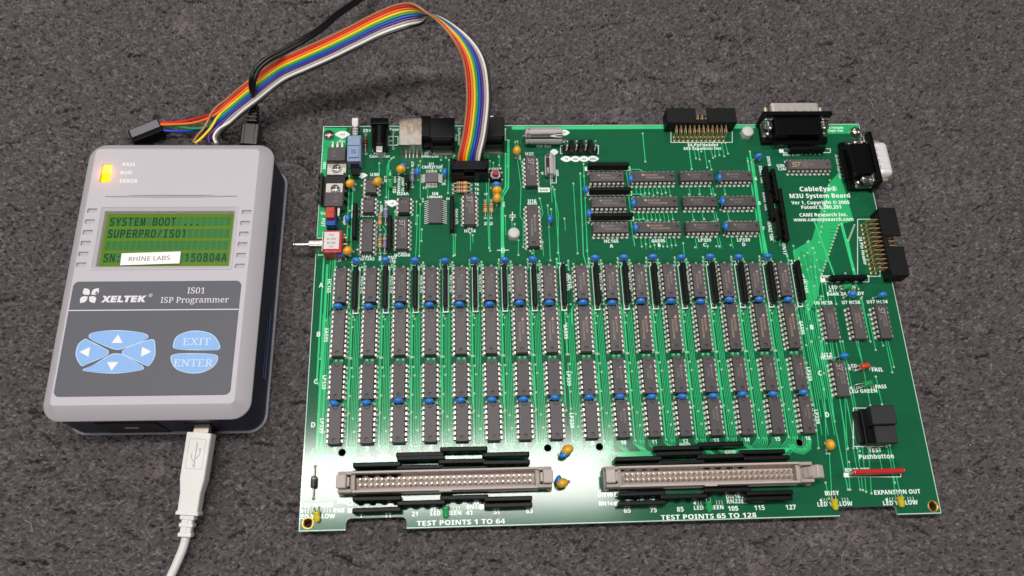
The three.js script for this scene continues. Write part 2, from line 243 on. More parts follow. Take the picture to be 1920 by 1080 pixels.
function drawBoard(g, look) {                                                                         // look: colours for mask, track, pour, silk, pad, via
  const P = (u, v) => unpx(u, v).map((q) => q * K), line = (w, c, pts) => { g.strokeStyle = c; g.lineWidth = (w < 0.4 ? w * 1.3 : w) * K; g.lineJoin = 'round'; g.lineCap = 'round'; g.beginPath(); pts.forEach(([x, y], i) => (i ? g.lineTo(x * K, y * K) : g.moveTo(x * K, y * K))); g.stroke(); };
  const dot = (X, Y, r, c) => { g.fillStyle = c; g.beginPath(); g.arc(X * K, Y * K, r * K, 0, 7); g.fill(); }, via = (X, Y) => { dot(X, Y, 0.55, look.via); dot(X, Y, 0.2, look.hole); };
  const poly = (c, pts) => { g.fillStyle = c; g.beginPath(); pts.forEach(([u, v], i) => { const [x, y] = P(u, v); i ? g.lineTo(x, y) : g.moveTo(x, y); }); g.closePath(); g.fill(); };
  g.fillStyle = look.mask; g.fillRect(0, 0, PW, PH);
  // copper pours under the mask
  line(2.2, look.track, [[106, 1.9], [BW - 62, 1.9]]);
  poly(look.pour, [[606, 240], [650, 240], [648, 290], [612, 300], [612, 480], [594, 480]]);
  poly(look.pour, [[1552, 233], [1608, 233], [1612, 250], [1550, 251]]);
  poly(look.pour, [[1553, 345], [1574, 322], [1601, 414], [1573, 421], [1540, 520], [1532, 560], [1512, 590], [1497, 525], [1486, 470], [1522, 450]]);
  // etched gap lines in the pour
  for (let i = 0; i < 26; i++) line(0.12, look.gap, [unpx(1500 + i * 2.2, 470 + i * 1.0), unpx(1506 + i * 2.0, 524)]);
  for (let i = 0; i < 14; i++) { line(0.18, look.gap, [unpx(1556 - i * 0.4, 430 + i * 6.2), unpx(1566 - i * 0.4, 430 + i * 6.2)]); }
  // three slanting rows of vias beside the header
  for (let i = 0; i < 17; i++) { const t = i / 16; via(...unpx(1573 - 34 * t, 422 + 98 * t)); if (i < 11) via(...unpx(1602 - 14 * i / 10, 422 + 36 * i / 10)); if (i < 13) via(...unpx(1556 - 20 * i / 12, 338 + 116 * i / 12)); }
  // chip columns: pads, bundles of long tracks and their vias
  for (let k = 0; k < 16; k++) {
    const X = COLX(k), L = X - 7.6;
    for (const [dx, w, y0, y1] of [[-2.6, 0.75, 111, 134], [-2.5, 0.7, 139, 178.5], [-1.2, 0.26, 113.5, 178], [-0.4, 0.26, 112.5, 179], [0.4, 0.26, 112, 180], [1.2, 0.26, 110, 179], [2.0, 0.26, 139, 180]]) line(w, look.track, [[L + dx + (k ? 0.8 : 1.6), y0], [L + dx + (k ? 0.8 : 1.6), y1]]);
    for (const [dx, y] of [[-2.2, 118], [-2.2, 134.4], [-3.0, 134.4], [-2.0, 112.6], [-1.4, 114.2], [-1.7, 139.4], [-1.2, 143.8], [-2.2, 153.6], [-2.4, 162.2], [-0.3, 164.8], [0.6, 171.2], [-2.4, 178.6]]) via(L + dx + (k ? 0.9 : 1.7), y);
    for (const dx of [5.0, 5.7]) line(0.26, look.track, [[X + dx, 111], [X + dx, dx > 5.4 ? 163 : 150]]);
    via(X + 5.7, 163);
    line(0.26, look.track, [[X + 4.4, 160.2], [X + 5.3, 159], [X + 5.3, 145]]);
    line(0.3, look.track, [[X + 3.8, 107.4], [X + 5.0, 108.7], [X + 5.0, 113]]); via(X + 3.9, 107.3);
    line(0.55, look.track, [[X + 5.4 + 15.24 - 7.6, 107.6], [X + 11.2, 110.4], [X + 11.2, 118]]);
    line(0.7, look.track, [[X + 9.1, 86.4], [X + 9.2, 107.6]]); line(0.7, look.track, [[X + 11, 83.5], [X + 11, 88.2]]); line(0.7, look.track, [[X + 5, 82.2], [X + 5, 87]]);
    via(X + 5, 82); via(X + 11.1, 83.2); via(X + 11.1, 88.2); via(X + 9.2, 107.8); via(X + 11, 107.6); via(X - 3.5, 85); via(X + 0.9, 85.4);
    for (const dx of [-2, -1.5, -0.9, -0.2, 0.5, 1.1, 1.7, 2.2]) line(0.2, look.track, [[X + dx, 135.2], [X + dx, 137.6]]);
    via(X - 1.1, 135.5); via(X + 1.5, 135.5);
    for (const dx of [2.6, 3.3, 4.0]) line(0.2, look.track, [[X + dx, 156], [X + dx + 0.5, 157.5], [X + dx + 0.4, 159]]);
    // fan out from row D towards the networks below
    const to = [-4, 2, 10, 14, 16, 10, -10, -20][k % 8], base = 181.5 + ((k % 8) % 3) * 0.6;
    for (let i = 0; i < 7; i++) { const x0 = X - 10.2 + i * 0.85, s = Math.sign(to) || 1, n = Math.min(Math.abs(to) * 0.32, 6.5); line(0.26, look.track, [[x0, 178.6], [x0, 179.8 + 0.4 * i], [x0 + s * n, 179.8 + 0.4 * i + n], [x0 + s * n, base + 6.2 + 0.3 * i]]); }
    for (let i = 0; i < 5; i++) { const x0 = X - 2.4 + i * 0.9; line(0.24, look.track, [[x0, 178.6], [x0, 181 + 0.3 * i], [x0 + (to > 0 ? 4 : -4), 185 + 0.3 * i]]); }
  }
  // broad pours above the connectors, cut into parallel tracks
  for (const [x0, x1] of [[22, 48], [90, 114], [148, 170], [204, 236]]) for (let i = 0; i < 7; i++) line(0.62, look.track, [[x0 + i * 1.1, 184.2 + i * 0.55], [x1 - i * 0.7, 184.2 + i * 0.55]]);
  for (const [X, Y] of HOLES) for (let i = 0; i < 4; i++) { const r = 3.4 + i * 0.8; line(0.3, look.track, [0, 1, 2, 3, 4].map((j) => { const a = (-10 + j * 45) * Math.PI / 180; return [X + r * Math.cos(a), Y + r * Math.sin(a)]; })); }
  for (const [x0, w] of [[75, 22], [186, 22]]) for (let i = 0; i < 14; i++) { line(0.3, look.track, [[x0 + i * w / 13, 186], [x0 + i * w / 13, 190]]); line(0.3, look.track, [[x0 + 22 + i * w / 13, 190.5], [x0 + 22 + i * w / 13, 193.5]]); }
  // left margin buses
  for (const [dx, w, y0, y1] of [[4.6, 0.9, 80, 146], [6.6, 1.3, 84, 148], [8.0, 0.3, 78, 178], [9.2, 0.3, 76, 109], [10.4, 0.9, 80, 107]]) line(w, look.track, [[dx, y0], [dx, y1]]);
  line(0.9, look.track, [[4.6, 146], [6.6, 149], [6.6, 178]]); line(0.8, look.track, [[6.6, 148], [8.4, 150.4], [8.4, 178]]);
  for (let i = 0; i < 6; i++) line(0.28, look.track, [[7 + i * 0.9, 178], [7 + i * 0.9, 181 + i * 0.2], [12.5 + i * 0.9, 188 - i * 0.3], [30, 188 - i * 0.3]]);
  // right-hand margin buses
  for (let i = 0; i < 9; i++) line(0.28, look.track, [[252.6 + i * 1.05, 111 + (i % 4)], [252.8 + i * 1.05, 178 - (i % 3) * 9]]);
  for (let i = 0; i < 34; i++) { const X = rr(250, 268), Y = rr(72, 132); via(X, Y); if (rnd() < 0.6) line(0.24, look.track, [[X, Y], [X + rr(0, 1), Y + rr(4, 16)]]); }
  // tracks under the 3 x 4 block
  for (const Y of [42.4, 57.7, 73]) { for (let i = 0; i < 9; i++) { const X = 172 + i * 2.3; line(0.26, look.track, [[X, Y - 2], [X + 0.2, Y + rr(1, 4.4)]]); via(X + 0.2, Y + rr(1, 4)); } for (const X of [201.5, 207, 213.4, 214.6, 221]) { line(0.3, look.track, [[X, Y - 2], [X + 0.4, Y + 4]]); via(X + rr(-1, 1), Y + rr(1.5, 3.5)); } line(0.55, look.track, [[167, Y - 13.6], [175, Y - 13.6], [177, Y - 12]]); line(0.6, look.track, [[167.5, Y - 13], [168.4, Y + 2]]); }
  for (const X of [236.6, 238.6]) line(0.9, look.track, [[X, 22], [X + 0.2, 80]]);
  for (const X of [243.5, 245.5, 247.4, 249.3]) line(0.35, look.track, [[X, 32], [X + 0.6, 74]]);
  line(0.5, look.track, [[247, 76], [247.4, 34]]); line(0.9, look.track, [[268, 60], [274, 95]]);
  for (const [w, ...c] of RUNS) { const pts = []; for (let i = 0; i < c.length; i += 2) pts.push(unpx(c[i], c[i + 1])); line(w, look.track, pts); via(...pts[0]); via(...pts[pts.length - 1]); }
  for (let i = 0; i < 22; i++) { const [X, Y] = unpx(rr(640, 1060), rr(300, 470)); line(0.26, look.track, [[X, Y], [X + rr(-0.3, 0.3), Y + rr(3, 14)]]); via(X, Y); }
  // silk screen
  const S = look.silk, rect = (u0, v0, u1, v1, w = 0.3) => line(w, S, [unpx(u0, v0), unpx(u1, v0), unpx(u1, v1), unpx(u0, v1), unpx(u0, v0)]);
  const box4 = (x0, y0, x1, y1, w = 0.3) => line(w, S, [[x0, y0], [x1, y0], [x1, y1], [x0, y1], [x0, y0]]);
  for (const [text, u, v, h, turned] of SILK) {
    const [X, Y] = u === null ? v : unpx(u, v);
    g.save(); g.translate(X * K, Y * K); if (turned) g.rotate(Math.PI / 2);
    g.fillStyle = S; g.strokeStyle = S; g.lineWidth = 0.12 * K; g.lineJoin = 'round'; g.textAlign = 'center'; g.textBaseline = 'middle'; g.font = `bold ${h * 1.32 * K}px sans-serif`;
    if (/TEST POINTS/.test(text)) g.scale(1.28, 1);
    g.fillText(text, 0, 0); g.restore();
  }
  for (let k = 0; k < 16; k++) {                                                                      // outlines of the networks, capacitor signs
    const X = COLX(k);
    box4(X + 6.2, 86.5, X + 8.9, 110.8, 0.32); box4(X + 6.4, 108.4, X + 8.7, 110.6, 0.36);
    line(0.4, S, [[X + 5.4, 84.4], [X + 7, 85]]); line(0.4, S, [[X + 8.6, 85.6], [X + 10.4, 85.6]]); line(0.45, S, [[X + 7, 84.2], [X + 7, 86.6]]); line(0.45, S, [[X + 8.5, 84.4], [X + 8.5, 86.8]]);
    line(0.4, S, [[X - 3, 108.9], [X - 1, 109.3], [X + 3, 109.3], [X + 3.4, 108.4]]); line(0.4, S, [[X - 0.6, 108.4], [X - 0.6, 110]]); line(0.4, S, [[X + 0.8, 108.4], [X + 0.8, 110]]);
    via(X - 3, 158); via(X + 3.2, 157.9);
  }
  for (const [u0, v0, u1, v1] of [[1097, 313, 1181, 320], [1101, 359, 1184.5, 366.5], [1105, 407, 1188, 414], [1462, 279, 1557, 286], [1540, 517, 1629, 528.5], [1583, 887, 1689, 894], [1258, 245, 1373, 267], [1051, 273, 1122, 288], [1608, 411, 1650, 518], [1600, 765, 1660, 837], [597, 446, 640, 478], [699, 275, 723, 284], [618, 403, 632, 425], [1035, 318, 1043, 343]]) rect(u0, v0, u1, v1, 0.4);
  for (const [x0, y0] of [[656.5, 943], [740.5, 946.5], [905, 942.5], [1157, 927], [1237, 934], [1396, 931]]) { const [X, Y] = unpx(x0, y0); box4(X - 1, Y - 1, X + 1, Y + 1, 0.3); }
  for (const [x0, y0] of [[657, 957], [904, 951], [1156, 944.5], [1395, 940], [1101, 317], [1104, 363], [1108, 410.5], [1465, 283], [1543, 525], [1587, 891]]) { const [X, Y] = unpx(x0, y0); g.fillStyle = S; g.fillRect((X - 1.3) * K, (Y - 1) * K, 2.6 * K, 2 * K); }
  for (const [u, v] of [[593, 957.5], [836, 954], [1329, 942.5], [1565, 937.5], [1688, 936], [1617, 691], [1620, 727], [1580, 545]]) { const [X, Y] = unpx(u, v); for (const s of [-1, 1]) for (let i = 0; i < 3; i++) { g.strokeStyle = S; g.lineWidth = 0.26 * K; g.beginPath(); g.arc((X + s * (2.6 + i * 1.3) - s * -1.2 * 0) * K, Y * K, 1.3 * K, s < 0 ? 2.4 : -0.75, s < 0 ? 3.9 : 0.75); g.stroke(); } line(0.3, S, [[X - 7.4, Y], [X - 6.2, Y]]); line(0.3, S, [[X - 6.8, Y - 0.6], [X - 6.8, Y + 0.6]]); }
  const lens = (u, v, w, h, t, pie) => { const [X, Y] = unpx(u, v); g.fillStyle = S; g.beginPath(); if (pie) { g.moveTo(X * K, (Y + h) * K); g.arc(X * K, (Y + h) * K, w * K, -Math.PI * 0.82, -Math.PI * 0.18); } else { g.moveTo((X - w) * K, Y * K); g.quadraticCurveTo(X * K, (Y - 2 * h) * K, (X + w) * K, Y * K); g.quadraticCurveTo(X * K, (Y + 2 * h) * K, (X - w) * K, Y * K); } g.fill(); g.fillStyle = look.mask; g.font = `bold ${1.7 * K}px sans-serif`; g.textAlign = 'center'; g.textBaseline = 'middle'; g.fillText(t, X * K, Y * K); };
  lens(642, 252, 5.2, 3, '+17', 1); lens(679, 329, 3.6, 2, '', 1); lens(735, 381, 4.4, 2.4, '+5', 1); lens(1062, 298, 3.4, 1.9, '*5'); lens(1079, 298, 3.4, 1.9, 'din'); lens(1095, 298, 3.4, 1.9, 'tts'); lens(1112, 297.5, 3.4, 1.9, 'GND'); lens(1058, 248.5, 3.2, 1.9, '10'); lens(1039, 285, 2.4, 1.9, '');
  { const [X, Y] = unpx(1020, 356); g.fillStyle = S; g.fillRect((X - 3.2) * K, (Y - 1.4) * K, 6.4 * K, 2.8 * K); g.fillStyle = look.mask; g.font = `bold ${2.2 * K}px sans-serif`; g.textAlign = 'center'; g.textBaseline = 'middle'; g.fillText('GND', X * K, Y * K); }
  for (const [u, v, t] of [[961, 405, 1], [943, 469, 0]]) { const [X, Y] = unpx(u, v); for (const s of [-1, 1]) { line(0.35, S, t ? [[X - 1.6, Y + s * 0.6], [X + 1.6, Y + s * 0.6]] : [[X + s * 0.6, Y - 1.3], [X + s * 0.6, Y + 1.3]]); line(0.35, S, t ? [[X, Y + s * 0.6], [X, Y + s * 2.4]] : [[X + s * 0.6, Y], [X + s * 3, Y]]); } }
  { const a = unpx(737, 250), b = unpx(737, 276), c = unpx(729, 256), d = unpx(746, 272); line(0.4, S, [a, b]); line(0.4, S, [[c[0], c[1]], [d[0], c[1]], [d[0], d[1]], [c[0], d[1]], [c[0], c[1]]]); line(0.4, S, [[c[0], (c[1] + d[1]) / 2], [a[0], (c[1] + d[1]) / 2]]); }
  line(0.24, S, [[0.4, 0.4], [BW - 0.4, 0.4], [BW - 0.4, BH - 0.4], [0.4, BH - 0.4], [0.4, 0.4]]);
  for (const [X, Y] of PLATED) dot(X, Y, 2.7, look.ring);
  // solder pads of the networks and the rows of diodes
  for (const [u0, v0, u1, n] of [[672, 937, 742, 9], [1170, 926, 1236, 9]]) for (let i = 0; i < n; i++) { const [X, Y] = unpx(u0 + (u1 - u0) * i / (n - 1), v0 + 10); line(0.24, look.track, [[X, Y - 1.2], [X, Y + 1.8]]); }
}
const seedAt = 777;
const boardMap = canvas(PW, PH, (g) => {
  seed = seedAt;
  drawBoard(g, { mask: '#0f5b3b', track: '#3acb80', pour: '#2aae68', gap: '#147048', silk: '#f6faf6', pad: '#c9c3ad', via: '#b9cfae', hole: '#8c9c86', ring: '#b0803a' });
  for (let i = 0; i < 900; i++) { g.fillStyle = `rgba(170,190,170,${rr(0.05, 0.35)})`; g.fillRect(rnd() * PW, rnd() * PH, rr(1, 2), rr(1, 2)); }          // dust specks
});
const boardBump = canvas(PW, PH, (g) => {
  seed = seedAt;
  drawBoard(g, { mask: '#404040', track: '#808080', pour: '#808080', gap: '#404040', silk: '#989898', pad: '#b0b0b0', via: '#a0a0a0', hole: '#303030', ring: '#a0a0a0' });
  g.globalAlpha = 0.08;                                                                               // weave of the glass cloth
  for (let x = 0; x < PW; x += 5) { g.fillStyle = '#fff'; g.fillRect(x, 0, 2, PH); }
  for (let y = 0; y < PH; y += 5) { g.fillStyle = '#000'; g.fillRect(0, y, PW, 2); }
  g.globalAlpha = 1;
}, false);
{
  const s = new THREE.Shape(), c = (x, y) => [x, -y], r = 3;
  s.moveTo(...c(0, 0)); s.lineTo(...c(0, BH)); s.lineTo(...c(21.6, BH)); s.lineTo(...c(21.6, 211.6 + r)); s.quadraticCurveTo(...c(21.6, 211.6), ...c(21.6 + r, 211.6)); s.lineTo(...c(49.6 - r, 211.6)); s.quadraticCurveTo(...c(49.6, 211.6), ...c(49.6, 211.6 + r));
  s.lineTo(...c(49.6, BH)); s.lineTo(...c(255, BH)); s.lineTo(...c(255, 212.7 + 2)); s.quadraticCurveTo(...c(255, 212.7), ...c(257, 212.7)); s.lineTo(...c(281, 212.7)); s.quadraticCurveTo(...c(283, 212.7), ...c(283, 214.7)); s.lineTo(...c(283, BH)); s.lineTo(...c(BW, BH)); s.lineTo(...c(BW, 0)); s.closePath();
  for (const [X, Y] of HOLES) s.holes.push(circle(X, -Y, 1.85));
  for (const [X, Y] of PLATED) s.holes.push(circle(X, -Y, 1.7));
  const g = new THREE.ExtrudeGeometry(s, { depth: 1.6, bevelEnabled: false, curveSegments: 12 });
  const p = g.attributes.position, uv = g.attributes.uv;
  for (let i = 0; i < p.count; i++) uv.setXY(i, p.getX(i) / BW, 1 + p.getY(i) / BH);
  g.rotateX(-Math.PI / 2); g.translate(-CX, TOP - 1.6, -CY); g.scale(0.001, 0.001, 0.001);
  const m = new THREE.Mesh(g, [phys(0xffffff, 0.6, { map: boardMap, bumpMap: boardBump, bumpScale: 0.00004, specularIntensity: 0.2, clearcoat: 0.8, clearcoatRoughness: 0.115 }), std(0xa9b8a0, 0.7)]);
  m.name = 'base_board'; m.castShadow = m.receiveShadow = true; board.add(m);
}
const SILVER = std(0xd6d2ca, 0.38, { metalness: 0.45 }), SOLDER = std(0xc6c2ba, 0.4, { metalness: 0.55 }), GOLD = std(0xcfb184, 0.34, { metalness: 0.75 }), STEEL = std(0xb4b2ae, 0.28, { metalness: 1 });
const BLACK = phys(0x08080a, 0.34, { specularIntensity: 0.35 }), BLACKMATT = phys(0x0c0c0d, 0.5, { specularIntensity: 0.5 }), EPOXY = phys(0x060607, 0.42, { specularIntensity: 0.35 }), NYLON = phys(0xdcdcd8, 0.45, { transmission: 0.25, thickness: 0 });
for (const [X, Y] of PLATED) mesh('plated_ring', lathe([[1.5, -1.4], [1.5, 0.1], [2.6, 0.1], [2.6, 0.02]], 24), std(0xc0924a, 0.35, { metalness: 1 }), board, bv(X, Y));

// ---------------------------------------------------------------- chips
const CHIPTEX = {};
function chipMat(key, lines, logo, dark = 0, cols = '#8d7f76') {
  if (CHIPTEX[key]) return CHIPTEX[key];
  const t = canvas(512, 160, (g, w, h) => {
    g.fillStyle = ['#4d4648', '#443e40', '#565053'][dark]; g.fillRect(0, 0, w, h);
    for (let i = 0; i < 5200; i++) { const k = rnd(); g.fillStyle = k < 0.5 ? 'rgba(30,26,27,0.22)' : 'rgba(130,120,122,0.16)'; g.fillRect(rnd() * w, rnd() * h, rr(1, 4), rr(1, 3)); }
    g.fillStyle = cols; g.strokeStyle = cols; g.textBaseline = 'middle'; g.textAlign = 'left';
    const x0 = logo === 'st' ? 170 : logo ? 165 : 130;
    lines.forEach((s, i) => { g.font = `${lines.length > 2 ? 30 : 36}px sans-serif`; g.fillText(s, x0, h / 2 + (i - (lines.length - 1) / 2) * (lines.length > 2 ? 34 : 42)); });
    if (logo === 'st') { g.save(); g.translate(60, h / 2); g.transform(1, 0, -0.25, 1, 0, 0); g.lineWidth = 13; g.lineJoin = 'miter'; g.beginPath(); g.moveTo(48, -34); g.lineTo(0, -34); g.lineTo(0, -2); g.lineTo(36, -2); g.lineTo(36, 32); g.lineTo(-6, 32); g.stroke(); g.beginPath(); g.moveTo(48, -34); g.lineTo(92, -34); g.moveTo(70, -34); g.lineTo(66, 34); g.stroke(); g.restore(); }
    if (logo === 'ti') { g.beginPath(); g.moveTo(126, 44); g.lineTo(146, 40); g.lineTo(158, 58); g.lineTo(146, 80); g.lineTo(134, 66); g.lineTo(122, 62); g.closePath(); g.fill(); }
  });
  return (CHIPTEX[key] = std(0xffffff, 0.52, { map: t }));
}
const chipGeo = {};
function dipGeo(n, dot = 'end') {                                                                     // n pins, length along x, notch at -x
  const key = n + dot;
  if (chipGeo[key]) return chipGeo[key];
  const L = { 8: 9.6, 14: 19, 16: 19.3, 20: 24.6 }[n], W = 6.3, t = 0.8;
  // mould halves taper away from the parting line at 2.3; a thin skin on top carries the notch and the round ejector mark
  const body = loft([[L / 2 - 0.35, W / 2 - 0.35, 0.15, 0.5], [L / 2, W / 2, 0.15, 2.3], [L / 2 - 0.3, W / 2 - 0.32, 0.15, 4.0 - t]], [true, true], 1);
  const a = L / 2 - 0.32, b = W / 2 - 0.34, s = new THREE.Shape(), r = 1.15;
  s.moveTo(a, b); s.lineTo(-a, b); s.lineTo(-a, r); s.lineTo(-a + 0.7, r); s.absarc(-a + 0.7, 0, r, Math.PI / 2, -Math.PI / 2, true); s.lineTo(-a, -r); s.lineTo(-a, -b); s.lineTo(a, -b); s.closePath();
  const holes = dot === 'end' ? [circle(a - 1.8, 0, 0.95)] : dot === 'one' ? [circle(-a + 1.2, -b + 1.1, 0.5)] : [];
  const skin = slab(s, 4.0 - t - 0.01, 4.0, holes, 0.09);
  const island = slab(roundRect(-a + 0.05, -r + 0.2, -a + 1.62, r - 0.2, 0.75), 4.0 - t - 0.01, 3.93);   // the floor of the notch stands almost as high as the face
  const g = planarUV(join([body, skin, island]), L, W);
  const pins = [], half = n / 2;
  for (let i = 0; i < half; i++) for (const sd of [-1, 1]) {
    const x = (i - (half - 1) / 2) * 2.54, end = i === 0 || i === half - 1;
    pins.push(box(end ? 1.2 : 1.45, 0.26, 1.0, x, 2.3, sd * 3.42), box(end ? 1.2 : 1.45, 1.5, 0.26, x, 1.68, sd * 3.86), box(0.5, 1.0, 0.26, x, 0.5, sd * 3.86), cyl(0.95, 0.35, 0.45, x, 0.22, sd * 3.9, 9));
  }
  return (chipGeo[key] = { body: metres(g), pins: metres(join(pins)) });
}
function chip(n, X, Y, turn, mat, dot = 'end') {
  const g = group('chip', board, bv(X, Y), turn ? -Math.PI / 2 : 0), { body, pins } = dipGeo(n, dot);
  for (const [nm, ge, m] of [['body', body, mat], ['pins', pins, SILVER]]) { const o = new THREE.Mesh(ge, m); o.name = nm; o.castShadow = o.receiveShadow = true; g.add(o); if (nm === 'pins') stuff(o); }
  g.rotation.y += rr(-0.006, 0.006);
  return g;
}
const M165 = [chipMat('165a', ['83AX12K', 'SN74HC165N'], 'ti', 0, '#746a66'), chipMat('165b', ['83A4X7K E4', 'SN74HC165N'], 'ti', 1, '#6a605c'), chipMat('165c', ['8CAPZ3K', 'SN74HC165N'], 'ti', 0, '#9a8a7e')];
const M595 = [chipMat('595a', ['85FNY1OK', 'TPIC6A595NE'], 'ti', 0, '#625957'), chipMat('595b', ['83AZ58K', 'TPIC6A595NE'], 'ti', 0, '#a38e78'), chipMat('595c', ['83AZ58K', 'TPIC6A595NE'], 'ti', 1, '#b89c80')];
const M339 = [chipMat('339a', ['', ''], '', 1), chipMat('339b', ['85A0PM0', 'LP339N'], 'ti', 1, '#857a75'), chipMat('339c', ['', ''], '', 0)];
const MST = chipMat('st', ['M74HC14B1', 'CC7SOE 604', 'CHN'], 'st', 1, '#9a8c84'), MPLAIN = chipMat('plain', ['AD7243AN', '0539'], '', 1, '#5d5553'), M58 = chipMat('hc58', ['MM74HC58N', 'D0512AB'], '', 0, '#9a8878');
for (let k = 0; k < 16; k++) {
  const X = COLX(k), right = k > 7;
  chip(16, X, ROWY[0], 1, M165[k < 4 ? 1 : right ? 2 : 0]);
  chip(20, X, ROWY[1], 1, M595[k < 6 ? 0 : k < 10 ? 1 : 2]);
  chip(14, X + 0.1, ROWY[2], 1, M339[k < 9 ? 0 : 1]);
  chip(14, X + 0.3, ROWY[3], 1, M339[k < 9 ? 2 : k % 3 ? 0 : 1]);
}
[35.4, 50.9, 66.0].forEach((Y) => { chip(16, 155.7, Y, 0, M165[2]); chip(20, 181.3, Y, 0, M595[2]); chip(14, 205.3, Y, 0, M339[1]); chip(14, 227, Y, 0, M339[1]); });
const at4 = (u, v) => unpx(u, v, 4);
for (const [n, u, v, turn, m, dot] of [
  [8, 695.5, 346.5, 1, chipMat('u30', ['AD586', 'JN'], '', 1), 'one'], [8, 691, 383.5, 1, chipMat('u31', ['TLC272', 'CP'], '', 1), 'one'], [8, 757.5, 383.5, 1, chipMat('u24', ['TLC27', '2CP'], '', 1), 'one'],
  [16, 688.5, 441, 1, MPLAIN, 'one'], [14, 753.5, 436, 1, MST, 'one'], [14, 880.5, 391, 1, MST, 'none'], [14, 996, 319.5, 1, MST, 'none'], [20, 1000, 422.5, 1, chipMat('u16', ['85FNY1OK', 'TPIC6A595NE'], 'ti', 1, '#a5927c'), 'end'],
  [20, 1518, 308, 0, chipMat('u90', ['C240', 'GAL16V8D', '0536'], 'st', 2, '#a08c6c'), 'end'], [14, 1559.5, 604, 1, M58, 'none'], [14, 1610, 603, 1, M58, 'none'], [14, 1657.5, 602, 1, MST, 'none'], [14, 1578, 709, 1, MST, 'none'],
]) chip(n, ...at4(u, v), turn, m, dot);

// surface-mounted chips with fine legs all along their sides
function flatChip(u, v, w, d, nx, nz, mat, lines) {
  const [X, Y] = unpx(u, v, 2), g = group('surface_mount_chip', board, bv(X, Y)), legs = [];
  const leg = (x, z, along) => { const q = along ? 'x' : 'z', s = Math.sign(along ? x : z); const len = 1.5; if (q === 'x') legs.push(box(0.9, 0.18, 0.34, x + s * 0.35, 0.9, z), box(0.18, 0.8, 0.34, x + s * 0.8, 0.5, z), box(len, 0.14, 0.34, x + s * (0.8 + len / 2), 0.1, z)); else legs.push(box(0.34, 0.18, 0.9, x, 0.9, z + s * 0.35), box(0.34, 0.8, 0.18, x, 0.5, z + s * 0.8), box(0.34, 0.14, len, x, 0.1, z + s * (0.8 + len / 2))); };
  for (let i = 0; i < nz; i++) for (const s of [-1, 1]) leg(s * w / 2, (i - (nz - 1) / 2) * (d - 1.6) / (nz - 1), true);
  for (let i = 0; i < nx; i++) for (const s of [-1, 1]) leg((i - (nx - 1) / 2) * (w - 1.6) / (nx - 1), s * d / 2, false);
  mesh('body', planarUV(join([loft([[w / 2 - 0.2, d / 2 - 0.2, 0.1, 0.2], [w / 2, d / 2, 0.1, 1], [w / 2 - 0.25, d / 2 - 0.25, 0.1, 2]], [true, true], 1)]), w, d), mat, g);
  stuff(mesh('pins', legs, SILVER, g));
}
flatChip(809, 332, 7, 6.2, 8, 8, std(0x59545a, 0.5));
flatChip(816.5, 395, 7.4, 14.6, 0, 12, std(0x4a4448, 0.5));
flatChip(807.5, 284.5, 2.6, 2.6, 0, 3, std(0x545052, 0.5));

// ---------------------------------------------------------------- single in-line networks
const sipCache = {};
function sip(X, Y, turn, n = 9, kind = 'resistor', lean = 0, mat = EPOXY) {
  const L = n * 2.54 - 0.4, key = n + kind + mat.uuid;
  if (!sipCache[key]) {
    const g = group(kind + '_network'), pins = [], body = [rbox(L, kind === 'diode' ? 4.6 : 5.6, 2.3, 0, kind === 'diode' ? 3.4 : 3.8, 0, 0.6, 2)];
    if (kind === 'diode') for (let i = 0; i < 4; i++) body.push(tr(new THREE.SphereGeometry(1, 12, 8).scale(2.2, 2.0, 1.75), (i - 1.5) * L / 4.1, 3.0, 0.5));
    else for (let i = 0; i < n; i++) body.push(tr(new THREE.SphereGeometry(1, 8, 6).scale(0.95, 1.5, 1.22), (i - (n - 1) / 2) * 2.54, 2.8, 0.05));
    for (let i = 0; i < n; i++) pins.push(box(0.5, 1.6, 0.3, (i - (n - 1) / 2) * 2.54, 0.6, 0), cyl(0.8, 0.25, 0.4, (i - (n - 1) / 2) * 2.54, 0.2, 0, 8));
    mesh('body', body, mat, g); stuff(mesh('pins', pins, SOLDER, g));
    sipCache[key] = g;
  }
  const c = copy(sipCache[key], board, bv(X, Y), turn ? -Math.PI / 2 : rr(-0.008, 0.008));
  if (lean) c.rotation.x = lean;
  return c;
}
for (let k = 0; k < 16; k++) sip(COLX(k) + 7.55 + (k > 11 && k < 15 ? 0.35 : 0), 98.4 + rr(-0.3, 0.3), 1, 9, 'resistor');
for (const [u0, u1, v] of [[1099, 1179, 313], [1102, 1183, 359], [1105, 1187, 407]]) sip(...unpx((u0 + u1) / 2, v + 2, 2), 0, 9);
